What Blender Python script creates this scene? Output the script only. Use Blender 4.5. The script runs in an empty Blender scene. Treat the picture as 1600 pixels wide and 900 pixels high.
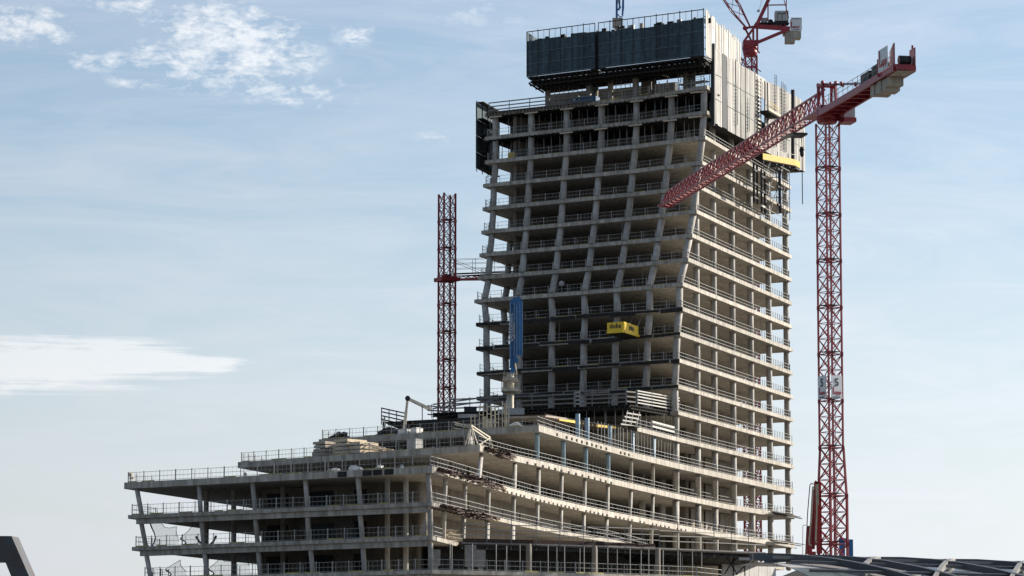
import bpy, math, random
from mathutils import Vector, Matrix
random.seed(7)
R = random.uniform
sc = bpy.context.scene
COL = sc.collection
rad = math.radians
# ------------------------------------------------------------------ camera
F = 5200.0                         # focal length in pixels of a 1600 px wide picture
TH = math.atan(650 / F)            # pitch: the horizon lies below the frame
cam = bpy.data.cameras.new('camera'); cam.sensor_width = 36; cam.lens = 36 * F / 1600
cam.clip_start = 1; cam.clip_end = 30000
camo = bpy.data.objects.new('camera', cam); COL.objects.link(camo)
camo.location = (0, 0, 0); camo.rotation_euler = (math.pi / 2 + TH, 0, 0); sc.camera = camo
GROUND = -4.0
# ------------------------------------------------------------------ light
SUN_AZ, SUN_EL = rad(66), rad(23)
EXPOSURE = 0.66
sc.view_settings.view_transform = 'Standard'; sc.view_settings.look = 'None'
sc.view_settings.exposure = EXPOSURE; sc.view_settings.gamma = 1
sl = bpy.data.lights.new('sun', 'SUN'); sl.energy = 5.0; sl.angle = rad(0.5); sl.color = (1, .91, .79)
so = bpy.data.objects.new('sun', sl); COL.objects.link(so)
sd = Vector((math.sin(SUN_AZ) * math.cos(SUN_EL), math.cos(SUN_AZ) * math.cos(SUN_EL), math.sin(SUN_EL)))
so.rotation_euler = sd.to_track_quat('Z', 'Y').to_euler(); so.location = sd * 300
# ------------------------------------------------------------------ projection helpers (pixels of the photograph to places in the world)
CT, ST = math.cos(TH), math.sin(TH)
def ray(u, v):
    x, y = (u - 800) / F, (450 - v) / F
    return Vector((x, CT - y * ST, ST + y * CT))
def Pz(u, v, z):
    d = ray(u, v); t = z / d.z; return Vector((d.x * t, d.y * t, z))
def Py(u, v, Y):
    d = ray(u, v); return d * (Y / d.y)
def upix(p): return 800 + F * p[0] / (p[1] * CT + p[2] * ST)
def zv(v, Y): return Py(800, v, Y).z
# ------------------------------------------------------------------ world: Nishita sky with thin cirrus and small cumulus
w = bpy.data.worlds.new('World'); sc.world = w; w.use_nodes = True
nt = w.node_tree; N = nt.nodes; Lk = nt.links
bg = N['Background']; bg.inputs[1].default_value = 0.086
sky = N.new('ShaderNodeTexSky'); sky.sky_type = 'NISHITA'; sky.sun_disc = False
sky.sun_elevation = SUN_EL; sky.sun_rotation = SUN_AZ
sky.air_density = 1.0; sky.dust_density = 0.6; sky.ozone_density = 2.2
tc = N.new('ShaderNodeTexCoord')
def vm(op, a, b=None):
    n = N.new('ShaderNodeVectorMath'); n.operation = op
    for i, x in enumerate((a, b)):
        if x is None: continue
        if isinstance(x, (tuple, Vector)): n.inputs[i].default_value = tuple(x)
        else: Lk.new(x, n.inputs[i])
    return n
def mm(op, a, b=None, c=None, cl=False):
    n = N.new('ShaderNodeMath'); n.operation = op; n.use_clamp = cl
    for i, x in enumerate((a, b, c)):
        if x is None: continue
        if isinstance(x, (int, float)): n.inputs[i].default_value = x
        else: Lk.new(x, n.inputs[i])
    return n.outputs[0]
DIR = tc.outputs['Generated']
def noise(scale, detail=5, rough=.55, dist=0.0):
    m = vm('MULTIPLY', DIR, scale); n = N.new('ShaderNodeTexNoise')
    n.inputs['Scale'].default_value = 1; n.inputs['Detail'].default_value = detail
    n.inputs['Roughness'].default_value = rough; n.inputs['Distortion'].default_value = dist
    Lk.new(m.outputs[0], n.inputs['Vector']); return n.outputs['Fac']
def blob(u, v, a, b):
    c = ray(u, v).normalized()
    d = vm('SUBTRACT', DIR, c); d = vm('MULTIPLY', d.outputs[0], (F / a, F / a, F / b))
    l = vm('LENGTH', d.outputs[0]).outputs['Value']
    return mm('SUBTRACT', 1.0, l, cl=True)
n1 = noise((120, 120, 260), 7, .62, .3)
cum = None
for (u, v, a, b, s) in [(345, 50, 150, 62, .95), (400, 90, 130, 45, .9), (290, 92, 140, 50, .8), (340, 125, 140, 32, .55),
                        (10, 38, 60, 40, 1.0), (75, 45, 60, 42, .85), (150, 90, 80, 34, .5), (205, 127, 50, 14, .6),
                        (470, 145, 110, 34, .55), (555, 55, 45, 24, .5), (200, 6, 120, 20, .7), (430, 122, 50, 20, .5),
                        (740, 18, 110, 38, .18), (690, 215, 80, 12, .22)]:
    x = mm('MULTIPLY', blob(u, v, a, b), s)
    cum = x if cum is None else mm('MAXIMUM', cum, x)
nf = noise((420, 420, 800), 4, .6)
c1 = mm('ADD', mm('MULTIPLY', mm('SUBTRACT', n1, .545), 4.4), mm('MULTIPLY', cum, 1.2))
c1 = mm('ADD', c1, mm('MULTIPLY', mm('SUBTRACT', nf, .5), .7))
c1 = mm('MULTIPLY', c1, mm('MULTIPLY', cum, 3.2, cl=True), cl=True)
c1 = mm('MULTIPLY', c1, mm('MULTIPLY_ADD', nf, .8, .45), cl=True)
n2 = noise((18, 18, 560), 5, .62, .25)
st1 = None
for q in ((-60, 570, 300, 60), (90, 566, 270, 56), (200, 568, 230, 38), (300, 568, 140, 18)):
    x = blob(*q); st1 = x if st1 is None else mm('MAXIMUM', st1, x)
c2 = mm('MULTIPLY', mm('ADD', mm('MULTIPLY', st1, 2.6), mm('ADD', mm('MULTIPLY', mm('SUBTRACT', n2, .57), 4.5), mm('MULTIPLY', mm('SUBTRACT', noise((45, 45, 210), 6, .65, .5), .5), 3.0))), mm('MULTIPLY', st1, 3.0, cl=True), cl=True)
n3 = noise((11, 11, 60), 7, .66, 1.0)
veil = mm('MULTIPLY', mm('SUBTRACT', n3, .38), 1.7, cl=True)
dn = mm('MULTIPLY', mm('MAXIMUM', mm('MULTIPLY', c1, .88), mm('MULTIPLY', c2, .66)), .80, cl=True)
def mixc(f, a, b):
    n = N.new('ShaderNodeMix'); n.data_type = 'RGBA'
    if isinstance(f, float): n.inputs[0].default_value = f
    else: Lk.new(f, n.inputs[0])
    for i, x in ((6, a), (7, b)):
        if isinstance(x, tuple): n.inputs[i].default_value = (*x, 1)
        else: Lk.new(x, n.inputs[i])
    return n.outputs[2]
sdot = vm('DOT_PRODUCT', DIR, sd).outputs['Value']
fwd = mm('POWER', mm('MULTIPLY_ADD', sdot, .5, .5, cl=True), 1.6)          # thin high cloud scatters the sun forward
def tint(c): 
    n = N.new('ShaderNodeVectorMath'); n.operation = 'SCALE'; n.inputs[0].default_value = c; Lk.new(mm('MULTIPLY_ADD', fwd, 1.25, .22), n.inputs['Scale']); return n.outputs[0]
VEIL = tint((6.4, 6.65, 7.2)); CLOUD = tint((9.0, 9.0, 9.0))
sxyz = N.new('ShaderNodeSeparateXYZ'); Lk.new(DIR, sxyz.inputs[0])
low = mm('SUBTRACT', 1.0, mm('DIVIDE', sxyz.outputs['Z'], .17), cl=True)            # the air is whiter towards the horizon
col = mixc(mm('ADD', mm('MULTIPLY', veil, .52), mm('MULTIPLY_ADD', low, .76, .15), cl=True), sky.outputs[0], VEIL)
col = mixc(dn, col, CLOUD)
Lk.new(col, bg.inputs[0])
# ------------------------------------------------------------------ materials
def mat(name, color, rough=.65, metal=0.0, var=.15, scale=1.0, streak=0.0, bump=0.0, stretch=(1, 1, 1), dark=None, spec=.5, vary=0.0):
    m = bpy.data.materials.new(name); m.use_nodes = True; t = m.node_tree; n = t.nodes; b = n['Principled BSDF']
    b.inputs['Roughness'].default_value = rough; b.inputs['Metallic'].default_value = metal
    b.inputs['Specular IOR Level'].default_value = spec
    g = n.new('ShaderNodeNewGeometry')
    mp = n.new('ShaderNodeVectorMath'); mp.operation = 'MULTIPLY'; mp.inputs[1].default_value = tuple(scale * s for s in stretch)
    t.links.new(g.outputs['Position'], mp.inputs[0])
    nz = n.new('ShaderNodeTexNoise'); nz.inputs['Scale'].default_value = 1; nz.inputs['Detail'].default_value = 6; nz.inputs['Roughness'].default_value = .65
    t.links.new(mp.outputs[0], nz.inputs['Vector'])
    rp = n.new('ShaderNodeValToRGB'); rp.color_ramp.elements[0].position = .3; rp.color_ramp.elements[1].position = .7
    d = dark or tuple(c * (1 - var) for c in color)
    rp.color_ramp.elements[0].color = (*d, 1); rp.color_ramp.elements[1].color = (*[min(1, c * (1 + var)) for c in color], 1)
    t.links.new(nz.outputs['Fac'], rp.inputs[0]); out = rp.outputs[0]
    if streak:
        m2 = n.new('ShaderNodeVectorMath'); m2.operation = 'MULTIPLY'; m2.inputs[1].default_value = (1.6, 1.6, .12)
        t.links.new(g.outputs['Position'], m2.inputs[0])
        z2 = n.new('ShaderNodeTexNoise'); z2.inputs['Scale'].default_value = 1; z2.inputs['Detail'].default_value = 4
        t.links.new(m2.outputs[0], z2.inputs['Vector'])
        r2 = n.new('ShaderNodeValToRGB'); r2.color_ramp.elements[0].position = .36; r2.color_ramp.elements[1].position = .62
        k = 1 - streak; r2.color_ramp.elements[0].color = (k, k * .97, k * .93, 1); r2.color_ramp.elements[1].color = (1, 1, 1, 1)
        t.links.new(z2.outputs['Fac'], r2.inputs[0])
        mx = n.new('ShaderNodeMix'); mx.data_type = 'RGBA'; mx.blend_type = 'MULTIPLY'; mx.inputs[0].default_value = 1
        t.links.new(out, mx.inputs[6]); t.links.new(r2.outputs[0], mx.inputs[7]); out = mx.outputs[2]
    if vary:                                                        # pours and batches differ a little in tone
        oi = n.new('ShaderNodeObjectInfo'); hs = n.new('ShaderNodeHueSaturation'); mr = n.new('ShaderNodeMapRange')
        mr.inputs['To Min'].default_value = 1 - vary; mr.inputs['To Max'].default_value = 1 + vary
        t.links.new(oi.outputs['Random'], mr.inputs['Value']); t.links.new(mr.outputs[0], hs.inputs['Value']); t.links.new(out, hs.inputs['Color']); out = hs.outputs[0]
    t.links.new(out, b.inputs['Base Color'])
    if bump:
        bp = n.new('ShaderNodeBump'); bp.inputs['Strength'].default_value = bump; bp.inputs['Distance'].default_value = .05
        t.links.new(nz.outputs['Fac'], bp.inputs['Height']); t.links.new(bp.outputs[0], b.inputs['Normal'])
    return m
M = dict(
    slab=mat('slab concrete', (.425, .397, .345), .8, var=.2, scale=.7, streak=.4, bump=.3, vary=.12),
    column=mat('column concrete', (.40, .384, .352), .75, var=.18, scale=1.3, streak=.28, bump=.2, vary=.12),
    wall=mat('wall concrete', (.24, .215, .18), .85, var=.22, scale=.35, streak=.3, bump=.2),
    rail=mat('galvanised steel', (.30, .30, .285), .55, .2, var=.15, scale=2),
    frost=mat('yellow toe board', (.38, .33, .09), .7, var=.4, scale=1.2),
    timber=mat('weathered timber', (.36, .31, .25), .8, var=.3, scale=2.5),
    timber_new=mat('pale timber', (.52, .44, .32), .75, var=.25, scale=3),
    yellow=mat('yellow formwork lacquer', (.62, .42, .03), .55, var=.18, scale=1.4),
    doka=mat('yellow platform paint', (.80, .55, .02), .45, var=.1, scale=2),
    grey_timber=mat('grey planks', (.20, .195, .185), .85, var=.3, scale=2),
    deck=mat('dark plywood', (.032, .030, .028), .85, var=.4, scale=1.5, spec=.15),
    steel=mat('prop steel', (.21, .21, .205), .5, .35, var=.25, scale=3),
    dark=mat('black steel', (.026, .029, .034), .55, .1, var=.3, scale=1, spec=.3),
    net=mat('dark green net', (.055, .090, .112), .85, var=.4, scale=1.6, streak=.4, vary=.22),
    netline=mat('net rib', (.13, .17, .19), .7, var=.2),
    screen=mat('pale screen sheet', (.42, .415, .39), .65, .0, var=.12, scale=.5, streak=.2, vary=.08),
    white=mat('white sheet', (.42, .41, .385), .6, var=.12, scale=1.5),
    red=mat('crane red', (.25, .016, .026), .38, var=.22, scale=1.0),
    bright_red=mat('pump red', (.36, .022, .018), .4, var=.2, scale=.9),
    maroon=mat('rusty mesh', (.045, .024, .018), .8, var=.5, scale=3),
    blue=mat('boom blue', (.012, .115, .30), .38, var=.2, scale=1.2),
    skyblue=mat('wrapped blue film', (.20, .31, .39), .5, var=.25, scale=5, stretch=(.2, .2, 1)),
    pale=mat('pale lacquered steel', (.56, .52, .42), .55, var=.15, scale=1.5, streak=.25),
    counter=mat('counterweight concrete', (.42, .40, .34), .8, var=.15, scale=.8, streak=.3),
    grey=mat('cabinet grey', (.36, .37, .36), .55, var=.1, scale=1),
    sign=mat('sign white', (.62, .66, .68), .5, var=.05, scale=1),
    ink=mat('black lettering', (.012, .016, .022), .5, var=.0),
    redink=mat('red lettering', (.36, .01, .02), .5, var=.0),
    whiteink=mat('white lettering', (.7, .73, .76), .5, var=.0),
    station=mat('anthracite roof steel', (.085, .093, .105), .45, .3, var=.15, scale=.8),
    station_lit=mat('sunlit roof steel', (.30, .285, .26), .5, .3, var=.15, scale=.8),  # paler copy of the roof steel; sunlight on cross ribs in the colour
    bag=mat('white debris sheet', (.66, .66, .64), .6, var=.1, scale=1),
    hoard=mat('hoarding', (.42, .42, .41), .7, var=.15, scale=.4, streak=.2),
    ground=mat('site ground', (.13, .12, .105), .95, var=.3, scale=.05),
    mast_red=mat('lit mast red', (.30, .028, .035), .5, var=.25, scale=1.0),  # brighter crane red; light on the backlit mast is put in the colour
    bridge=mat('bridge steel', (.040, .055, .065), .55, .2, var=.35, scale=2.2, dark=(.055, .035, .028)),
)
def glass():
    m = bpy.data.materials.new('roof glass'); m.use_nodes = True; b = m.node_tree.nodes['Principled BSDF']
    b.inputs['Base Color'].default_value = (.16, .19, .20, 1); b.inputs['Roughness'].default_value = .12
    b.inputs['Metallic'].default_value = 0; b.inputs['Alpha'].default_value = .8
    return m
M['glass'] = glass()
def netmat():
    m = bpy.data.materials.new('loose net'); m.use_nodes = True; b = m.node_tree.nodes['Principled BSDF']
    b.inputs['Base Color'].default_value = (.08, .10, .11, 1); b.inputs['Alpha'].default_value = .24; b.inputs['Roughness'].default_value = .9
    return m
M['loose'] = netmat()
# ------------------------------------------------------------------ mesh helpers
ORG = {}
UP = Vector((0, 0, 1))
class MB:
    def __init__(s): s.v = []; s.f = []
    def add(s, vs, fs):
        o = len(s.v); s.v += [Vector(x) for x in vs]; s.f += [tuple(i + o for i in f) for f in fs]; return s
    def beam(s, p, q, a, b=None, up=UP):
        p, q = Vector(p), Vector(q); b = a if b is None else b; d = q - p
        if d.length < 1e-6: return s
        d.normalize(); x = d.cross(up)
        if x.length < 1e-3: x = d.cross(Vector((1, 0, 0)))
        x.normalize(); y = x.cross(d); x *= a / 2; y *= b / 2
        return s.add([p - x - y, p + x - y, p + x + y, p - x + y, q - x - y, q + x - y, q + x + y, q - x + y],
                     [(3, 2, 1, 0), (4, 5, 6, 7), (0, 1, 5, 4), (1, 2, 6, 5), (2, 3, 7, 6), (3, 0, 4, 7)])
    def tube(s, p, q, r, n=8, r2=None):
        p, q = Vector(p), Vector(q); r2 = r if r2 is None else r2; d = (q - p).normalized(); x = d.orthogonal().normalized(); y = d.cross(x)
        vs = [c + (x * math.cos(2 * math.pi * i / n) + y * math.sin(2 * math.pi * i / n)) * rr for c, rr in ((p, r), (q, r2)) for i in range(n)]
        return s.add(vs, [(i, (i + 1) % n, n + (i + 1) % n, n + i) for i in range(n)] + [tuple(range(n - 1, -1, -1)), tuple(range(n, 2 * n))])
    def path(s, pts, a, b=None, up=UP):
        for p, q in zip(pts, pts[1:]): s.beam(p, q, a, b, up)
        return s
    def prism(s, poly, z0, z1):
        n = len(poly); vs = [(p[0], p[1], z0) for p in poly] + [(p[0], p[1], z1) for p in poly]
        return s.add(vs, [tuple(range(n - 1, -1, -1)), tuple(range(n, 2 * n))] + [(i, (i + 1) % n, n + (i + 1) % n, n + i) for i in range(n)])
    def box(s, c, ax, ay, az):
        c, ax, ay, az = Vector(c), Vector(ax) / 2, Vector(ay) / 2, Vector(az) / 2
        vs = [c + i * ax + j * ay + k * az for k in (-1, 1) for j, i in ((-1, -1), (-1, 1), (1, 1), (1, -1))]
        return s.add(vs, [(3, 2, 1, 0), (4, 5, 6, 7), (0, 1, 5, 4), (1, 2, 6, 5), (2, 3, 7, 6), (3, 0, 4, 7)])
    def build(s, name, m, parent=None, smooth=False, kind=None, label=None):
        me = bpy.data.meshes.new(name); o0 = ORG.get(parent.name if parent else None, Vector())
        me.from_pydata([tuple(v - o0) for v in s.v], [], s.f); me.materials.append(M[m] if isinstance(m, str) else m)
        if smooth:
            me.polygons.foreach_set('use_smooth', [len(p.vertices) == 4 for p in me.polygons])
        me.update(); o = bpy.data.objects.new(name, me); COL.objects.link(o)
        if parent: o.parent = parent
        ORG[o.name] = o0.copy()
        if kind: o['kind'] = kind
        if label: o['label'] = label
        return o
def thing(name, label, cat, loc, group=None):
    o = bpy.data.objects.new(name, None); COL.objects.link(o); o.location = loc; o.empty_display_size = .2
    o['label'] = label; o['category'] = cat
    if group: o['group'] = group
    ORG[o.name] = Vector(loc); return o
def tag(o, label, cat, group=None):
    o['label'] = label; o['category'] = cat
    if group: o['group'] = group
    return o
def text(body, size, p, ex, ey, m, parent, name='lettering', align='CENTER', depth=.015):
    c = bpy.data.curves.new(name, 'FONT'); c.body = body; c.size = size; c.align_x = align; c.extrude = depth; c.resolution_u = 3
    c.offset = size * .012
    o = bpy.data.objects.new(name, c); COL.objects.link(o); c.materials.append(M[m])
    ex, ey = Vector(ex), Vector(ey); ez = ex.cross(ey).normalized()
    mt = Matrix((ex, ey, ez)).transposed().to_4x4()
    mt.translation = Vector(p) - (ORG[parent.name] if parent else Vector()); o.parent = parent
    o.matrix_basis = mt
    TXT.append(o); ORG[o.name] = ORG[parent.name] if parent else Vector(); return o
TXT = []
# shared unit cylinder, one mesh per material
UC = {}
def rod(name, p, q, d, m, parent=None, n=14):
    key = (m, n, name)
    p, q = Vector(p), Vector(q); o0 = ORG.get(parent.name if parent else None, Vector())
    if key not in UC:
        b = MB().tube((0, 0, 0), (0, 0, 1), .5, n); o = b.build(name, m, None, smooth=True); UC[key] = o.data
        if parent: o.parent = parent
        ORG[o.name] = o0
    else:
        o = bpy.data.objects.new(name, UC[key]); COL.objects.link(o)
        if parent: o.parent = parent
        ORG[o.name] = o0
    L = (q - p).length
    o.matrix_basis = Matrix.Translation(p - o0) @ (q - p).to_track_quat('Z', 'Y').to_matrix().to_4x4() @ Matrix.Diagonal((d, d, L, 1))
    return o
# ------------------------------------------------------------------ ground
g = MB().add([(-9000, -2000, GROUND), (9000, -2000, GROUND), (9000, 12000, GROUND), (-9000, 12000, GROUND)], [(0, 1, 2, 3)]).build('ground', 'ground')
g['kind'] = 'structure'
# ------------------------------------------------------------------ storeys, traced on the photograph, each at its own height
RV = dict(T0=219, T1=255, T2=291, T3=327, T4=363, T5=399, T6=435, T7=472, T8=508.4, T9=544.7, T10=581, T11=618.4, T12=654,
          C=690.7, D=727, E=764.5, F=804, G=849)
Z = {k: zv(v, 540) for k, v in RV.items()}
RR = Vector((45.8, 540)); BB = Vector((16.2, 559))
Z['H'] = zv(784, Pz(675, 728, Z['G']).y); Z['I'] = zv(837, Pz(675, 728, Z['G']).y); Z['J'] = zv(890, Pz(675, 728, Z['G']).y)
Z['K'] = Z['J'] - 4.0; Z['L'] = Z['J'] - 8.0
TF = dict(T0=[(757, 177), (1000, 150.6), (1105, 133)], T1=[(757, 214), (1000, 188), (1105, 172.5)],
          T2=[(757.5, 251), (1000, 225.3), (1102, 211.5)], T3=[(754.6, 287.5), (1000, 263.8), (1097.5, 251)],
          T4=[(753.8, 324), (1000, 299.8), (1093, 289)], T5=[(752, 360.4), (1000, 337.4), (1088.5, 327.5)],
          T6=[(749, 396), (1000, 374), (1082, 365)], T7=[(747, 431.7), (1000, 410.8), (1075.5, 402.7)],
          T8=[(741, 468), (1000, 447.4), (1067, 441)], T9=[(744, 504.5), (1000, 485.2), (1067, 480)],
          T10=[(744, 542), (1000, 524.2), (1063, 519)], T11=[(745, 581), (1000, 564.5), (1062, 560.5)],
          T12=[(745, 620), (1000, 604.5), (1060, 601)])
TN = list(TF)
PF = dict(C=[(746, 660), (1000, 645.5), (1060, 642)], D=[(760, 690), (996, 667)], E=[(498, 686.5), (842, 664)], F=[(371.5, 722), (750, 695)], G=[(194, 754), (675, 728)],
          H=[(200, 804.6), (675, 784)], I=[(206, 854.5), (675, 837)], J=[(220, 903), (675, 890)])
PR = dict(C=[], D=[(1060, 683.5)], E=[(877, 675), (931.6, 691.2), (986, 706), (1057, 723.2), (1141, 742)],
          F=[(785, 707), (847.7, 720.8), (885, 730), (923, 739), (958.5, 748.5), (1055, 771), (1137.7, 788)],
          G=[(716, 738.5), (776, 756), (840, 773.5), (876, 782), (913.4, 790.5), (958, 800), (1055, 819), (1137.7, 834)],
          H=[(701, 790), (731, 797), (761, 804.3), (801, 813.6), (840, 822), (876, 829.3), (913, 835.8), (958, 843)])
PLAN = {}
for k, fr in TF.items():
    PLAN[k] = ([Pz(u, v, Z[k]).to_2d() for u, v in fr], [Pz(*fr[-1], Z[k]).to_2d(), RR.copy()])
for k in 'CDEFG':
    f = [Pz(u, v, Z[k]).to_2d() for u, v in PF[k]]
    PLAN[k] = (f, [f[-1]] + [Pz(u, v, Z[k]).to_2d() for u, v in PR[k]] + [RR.copy()])
f = [Pz(u, v, Z['H']).to_2d() for u, v in PF['H']]
PLAN['H'] = (f, [f[-1]] + [Pz(u, v, Z['H']).to_2d() for u, v in PR['H']] + [Vector((24.5, 493)), Vector((44, 539))])
f = [Pz(u, v, Z['I']).to_2d() for u, v in PF['I']]
PLAN['I'] = (f, [f[-1]] + [Pz(u, v, Z['I']).to_2d() for u, v in [(716, 847.5), (830, 850), (940, 853), (1020, 856), (1105, 859.5), (1185, 863)]] + [Vector((34.5, 470))])
f = [Pz(u, v, Z['J']).to_2d() for u, v in PF['J']]
PLAN['J'] = (f, [f[-1]] + [Pz(u, v, Z['J']).to_2d() for u, v in [(760, 892), (826, 893.5), (928, 896), (1028, 899), (1128, 903)]] + [Vector((34, 470))])
def inset(pl, d):
    out = []
    for i, p in enumerate(pl):
        ns = []
        for a, b in ((i - 1, i), (i, i + 1)):
            if a < 0 or b >= len(pl): continue
            t = (pl[b] - pl[a]).normalized(); ns.append(Vector((-t.y, t.x)))
        if len(ns) == 1: n = ns[0]
        else:
            n = (ns[0] + ns[1]); n = n / max(.35, n.dot(ns[0]))
        out.append(p + n * d)
    return out
def lines(k, d):
    f, r = PLAN[k]; al = f + r[1:]; ins = inset(al, d); return ins[:len(f)], ins[len(f) - 1:]
def find_u(pl, z, u):
    us = [upix((p.x, p.y, z)) for p in pl]; i = 0
    for j in range(len(pl) - 1):
        i = j
        if us[j + 1] >= u: break
    a, b = pl[i], pl[i + 1]; lo, hi = -.6, 1.6
    for _ in range(40):
        m = (lo + hi) / 2; q = a + (b - a) * m
        if upix((q.x, q.y, z)) < u: lo = m
        else: hi = m
    q = a + (b - a) * lo; return Vector((q.x, q.y, z))
ENDD = Vector((.295, .955))
def outline(k):
    f, r = PLAN[k]; al = f + r[1:]
    if k in TF or k in 'CD': bk = [BB]
    elif k == 'I' or k == 'J': bk = [Vector((30, 515)), f[0] + ENDD * 95]
    else: bk = [BB, f[0] + ENDD * ({'E': 48, 'F': 72, 'G': 90, 'H': 92}[k])]
    return al + bk
# ================================================================== THE TOWER
TOW = thing('office_tower', 'unfinished concrete high-rise on a stepped podium, bare slabs and round columns', 'building', (10, 470, GROUND))
THK = {k: .55 for k in TN}; THK.update(C=.55, D=.6, E=.8, F=.75, G=.75, H=.45, I=.45, J=.45, K=.5, L=.5)
for k in TN + list('CDEFGHIJ'):
    b = MB().prism(outline(k), Z[k] - THK[k], Z[k])
    sb = b.build('slab', 'slab', TOW)
    if k in 'HIJ':      # downstand beam set back under the thin lip
        f, r = lines(k, .55); n = (f[1] - f[0]).normalized()
        f0 = f[0] + n * 1.0
        MB().beam((f0.x, f0.y, Z[k] - .78), (f[1].x, f[1].y, Z[k] - .78), .5, .62).build('edge_beam', 'slab', sb)
# sockets below the slab edges of the podium
def along(pl, s):
    for a, b in zip(pl, pl[1:]):
        l = (b - a).length
        if s <= l: return a + (b - a) * (s / l), (b - a).normalized()
        s -= l
    return pl[-1], (pl[-1] - pl[-2]).normalized()
def plen(pl): return sum((b - a).length for a, b in zip(pl, pl[1:]))
for k, s0, s1, st, sz in (('F', 22, 62, 3.1, .32), ('G', 34, 130, 2.15, .26), ('H', 60, 95, 2.2, .24), ('E', 9, 46, 2.4, .34)):
    b = MB(); f, r = PLAN[k]; s = s0
    while s < min(s1, plen(r)):
        p, t = along(r, s); nrm = Vector((t.y, -t.x)); p = p + nrm * .02
        if random.random() < .85: b.box((p.x, p.y, Z[k] - (.52 if k != 'E' else .4) - .1), Vector((t.x, t.y, 0)) * R(.8, 1.3) * sz * 2, Vector((nrm.x, nrm.y, 0)) * .1, UP * sz)
        s += st * R(.9, 1.1)
    b.build('anchor_socket', 'deck', TOW, kind='stuff')
b = MB()
for u in (535, 574, 590, 608):
    p = find_u(PLAN['G'][0], Z['G'] - .4, u); b.box(p, (1.0, -.72, 0), (.1, .16, 0), (0, 0, .6))
b.build('wall_anchor_plate', 'deck', TOW, kind='stuff')
# columns --------------------------------------------------------------
def column(p, q, d): return rod('column', p, q, d, 'column', TOW, 16)
FR = [.05, .21, .37, .527, .683, .84]
lev = TN + ['C']
for a, b in zip(lev, lev[1:]):                # a above b
    fb, rb = lines(b, .88); fa, ra = lines(a, .88)
    zt, zb = Z[a] - THK[a], Z[b]
    ub = [TF[b][0][0], TF[b][-1][0]] if b in TF else [746, 1060]
    ua = [TF[a][0][0], TF[a][-1][0]]
    for fr in FR:
        column(find_u(fb, zb, ub[0] + fr * (ub[1] - ub[0])), find_u(fa, zt, ua[0] + fr * (ua[1] - ua[0])), 1.0)
    c0, c1 = fb[-1], fa[-1]; column((c0.x, c0.y, zb), (c1.x, c1.y, zt), 1.0)
    # row behind, along the left end
    for fr, dy in ((.10, 9.5), ):
        p, q = find_u(fb, zb, ub[0] + fr * 200) , find_u(fa, zt, ua[0] + fr * 200)
        rod('inner_column', p + Vector((ENDD.x * dy - .3, ENDD.y * dy, 0)), q + Vector((ENDD.x * dy - .3, ENDD.y * dy, 0)), 1.0, 'column', TOW, 16)
RC = []
for u in (1088.6, 1115.4, 1144.6, 1173, 1201.5, 1229):
    RC.append(find_u(lines('T10', .95)[1], (Z['T9'] + Z['T10']) / 2, u).to_2d())
allv = TN + list('CDEFGH')
for a, b in zip(allv, allv[1:]):
    for p in RC:
        cor = PLAN[b][1][0] if b in TF or b == 'C' else Vector((24.2, 483))
        if (p - cor).length < 2.2 and b in TF: continue
        if b in TF and p.y < cor.y + 2: continue
        q = p.copy()
        if b in 'DEFGH':            # the facade swings outward a little towards the base
            rr = lines(b, .95)[1]; q = find_u(rr, Z[b], upix((p.x, p.y, Z[b]))).to_2d()
            q2 = find_u(lines(a, .95)[1], Z[a], upix((p.x, p.y, Z[a]))).to_2d()
        else: q2 = p
        column((q.x, q.y, Z[b]), (q2.x, q2.y, Z[a] - THK[a]), .95)
# the corner column carried down through the podium
for a, b in zip('CDEFG', 'DEFGH'):
    q = find_u(lines(b, .95)[1], Z[b], 1056).to_2d(); q2 = find_u(lines(a, .95)[1], Z[a], 1056).to_2d()
    column((q.x, q.y, Z[b]), (q2.x, q2.y, Z[a] - THK[a]), 1.0)
PC = {('D', 'E'): [(1021, 1021), (988, 988)], ('E', 'F'): [(743, None), (839, 839), (880, 880), (915, 915), (950, 950), (986, 986), (1020, 1020)],
      ('F', 'G'): [(748, 752), (803.5, 804.5), (841, 841.5), (876.5, 877.5), (913, 913.5), (949, 949.5), (984.5, 985.7), (1019, 1020)],
      ('G', 'H'): [(694, 696), (725, 726.5), (762, 763), (801.7, 802.5), (839, 839.5), (876, 876.5), (911.5, 912), (947, 948), (983, 984), (1017, 1018)],
      ('H', 'I'): [(692.5, 694), (723, 724.5), (761, 762), (801, 801.5)]}
for (a, b), us in PC.items():
    for ub, ut in us:
        if ut is None: continue
        q = find_u(lines(b, .9)[1], Z[b], ub); q2 = find_u(lines(a, .9)[1], Z[a], ut)
        blue_ = a == 'E' and ub < 960 or a == 'D'
        rod('column', (q.x, q.y, Z[b]), (q2.x, q2.y, Z[a] - THK[a]), .62 if blue_ else .55, 'skyblue' if blue_ else 'column', TOW, 12)
for u0, u1 in ((902.7, 903), (917.5, 918), (952.6, 953)):     # column starts under the unfinished storey
    q = find_u(lines('E', 1.6)[1], Z['E'], u0); rod('column', q, q + UP * R(2.9, 3.8), .62, 'skyblue', TOW, 12)
FC = {('F', 'G'): [(383.5, 383), (516, 515), (564, 564), (628, 628)], ('E', 'F'): [(514, 513), (571, 571), (627, 627), (677, 677), (735, 735)],
      ('G', 'H'): [(221.5, 214), (313.5, 311.5), (398.5, 395), (480.5, 477.5), (563, 559.5), (672, 669)],
      ('H', 'I'): [(228, 220.5), (318, 315), (402.5, 399), (482.5, 480.5), (566, 562.5), (673, 672)],
      ('I', 'J'): [(235.5, 228.5), (324, 319.5), (406.5, 403.5), (488.5, 485.5), (569.5, 567), (673.5, 672.5)]}
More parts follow.
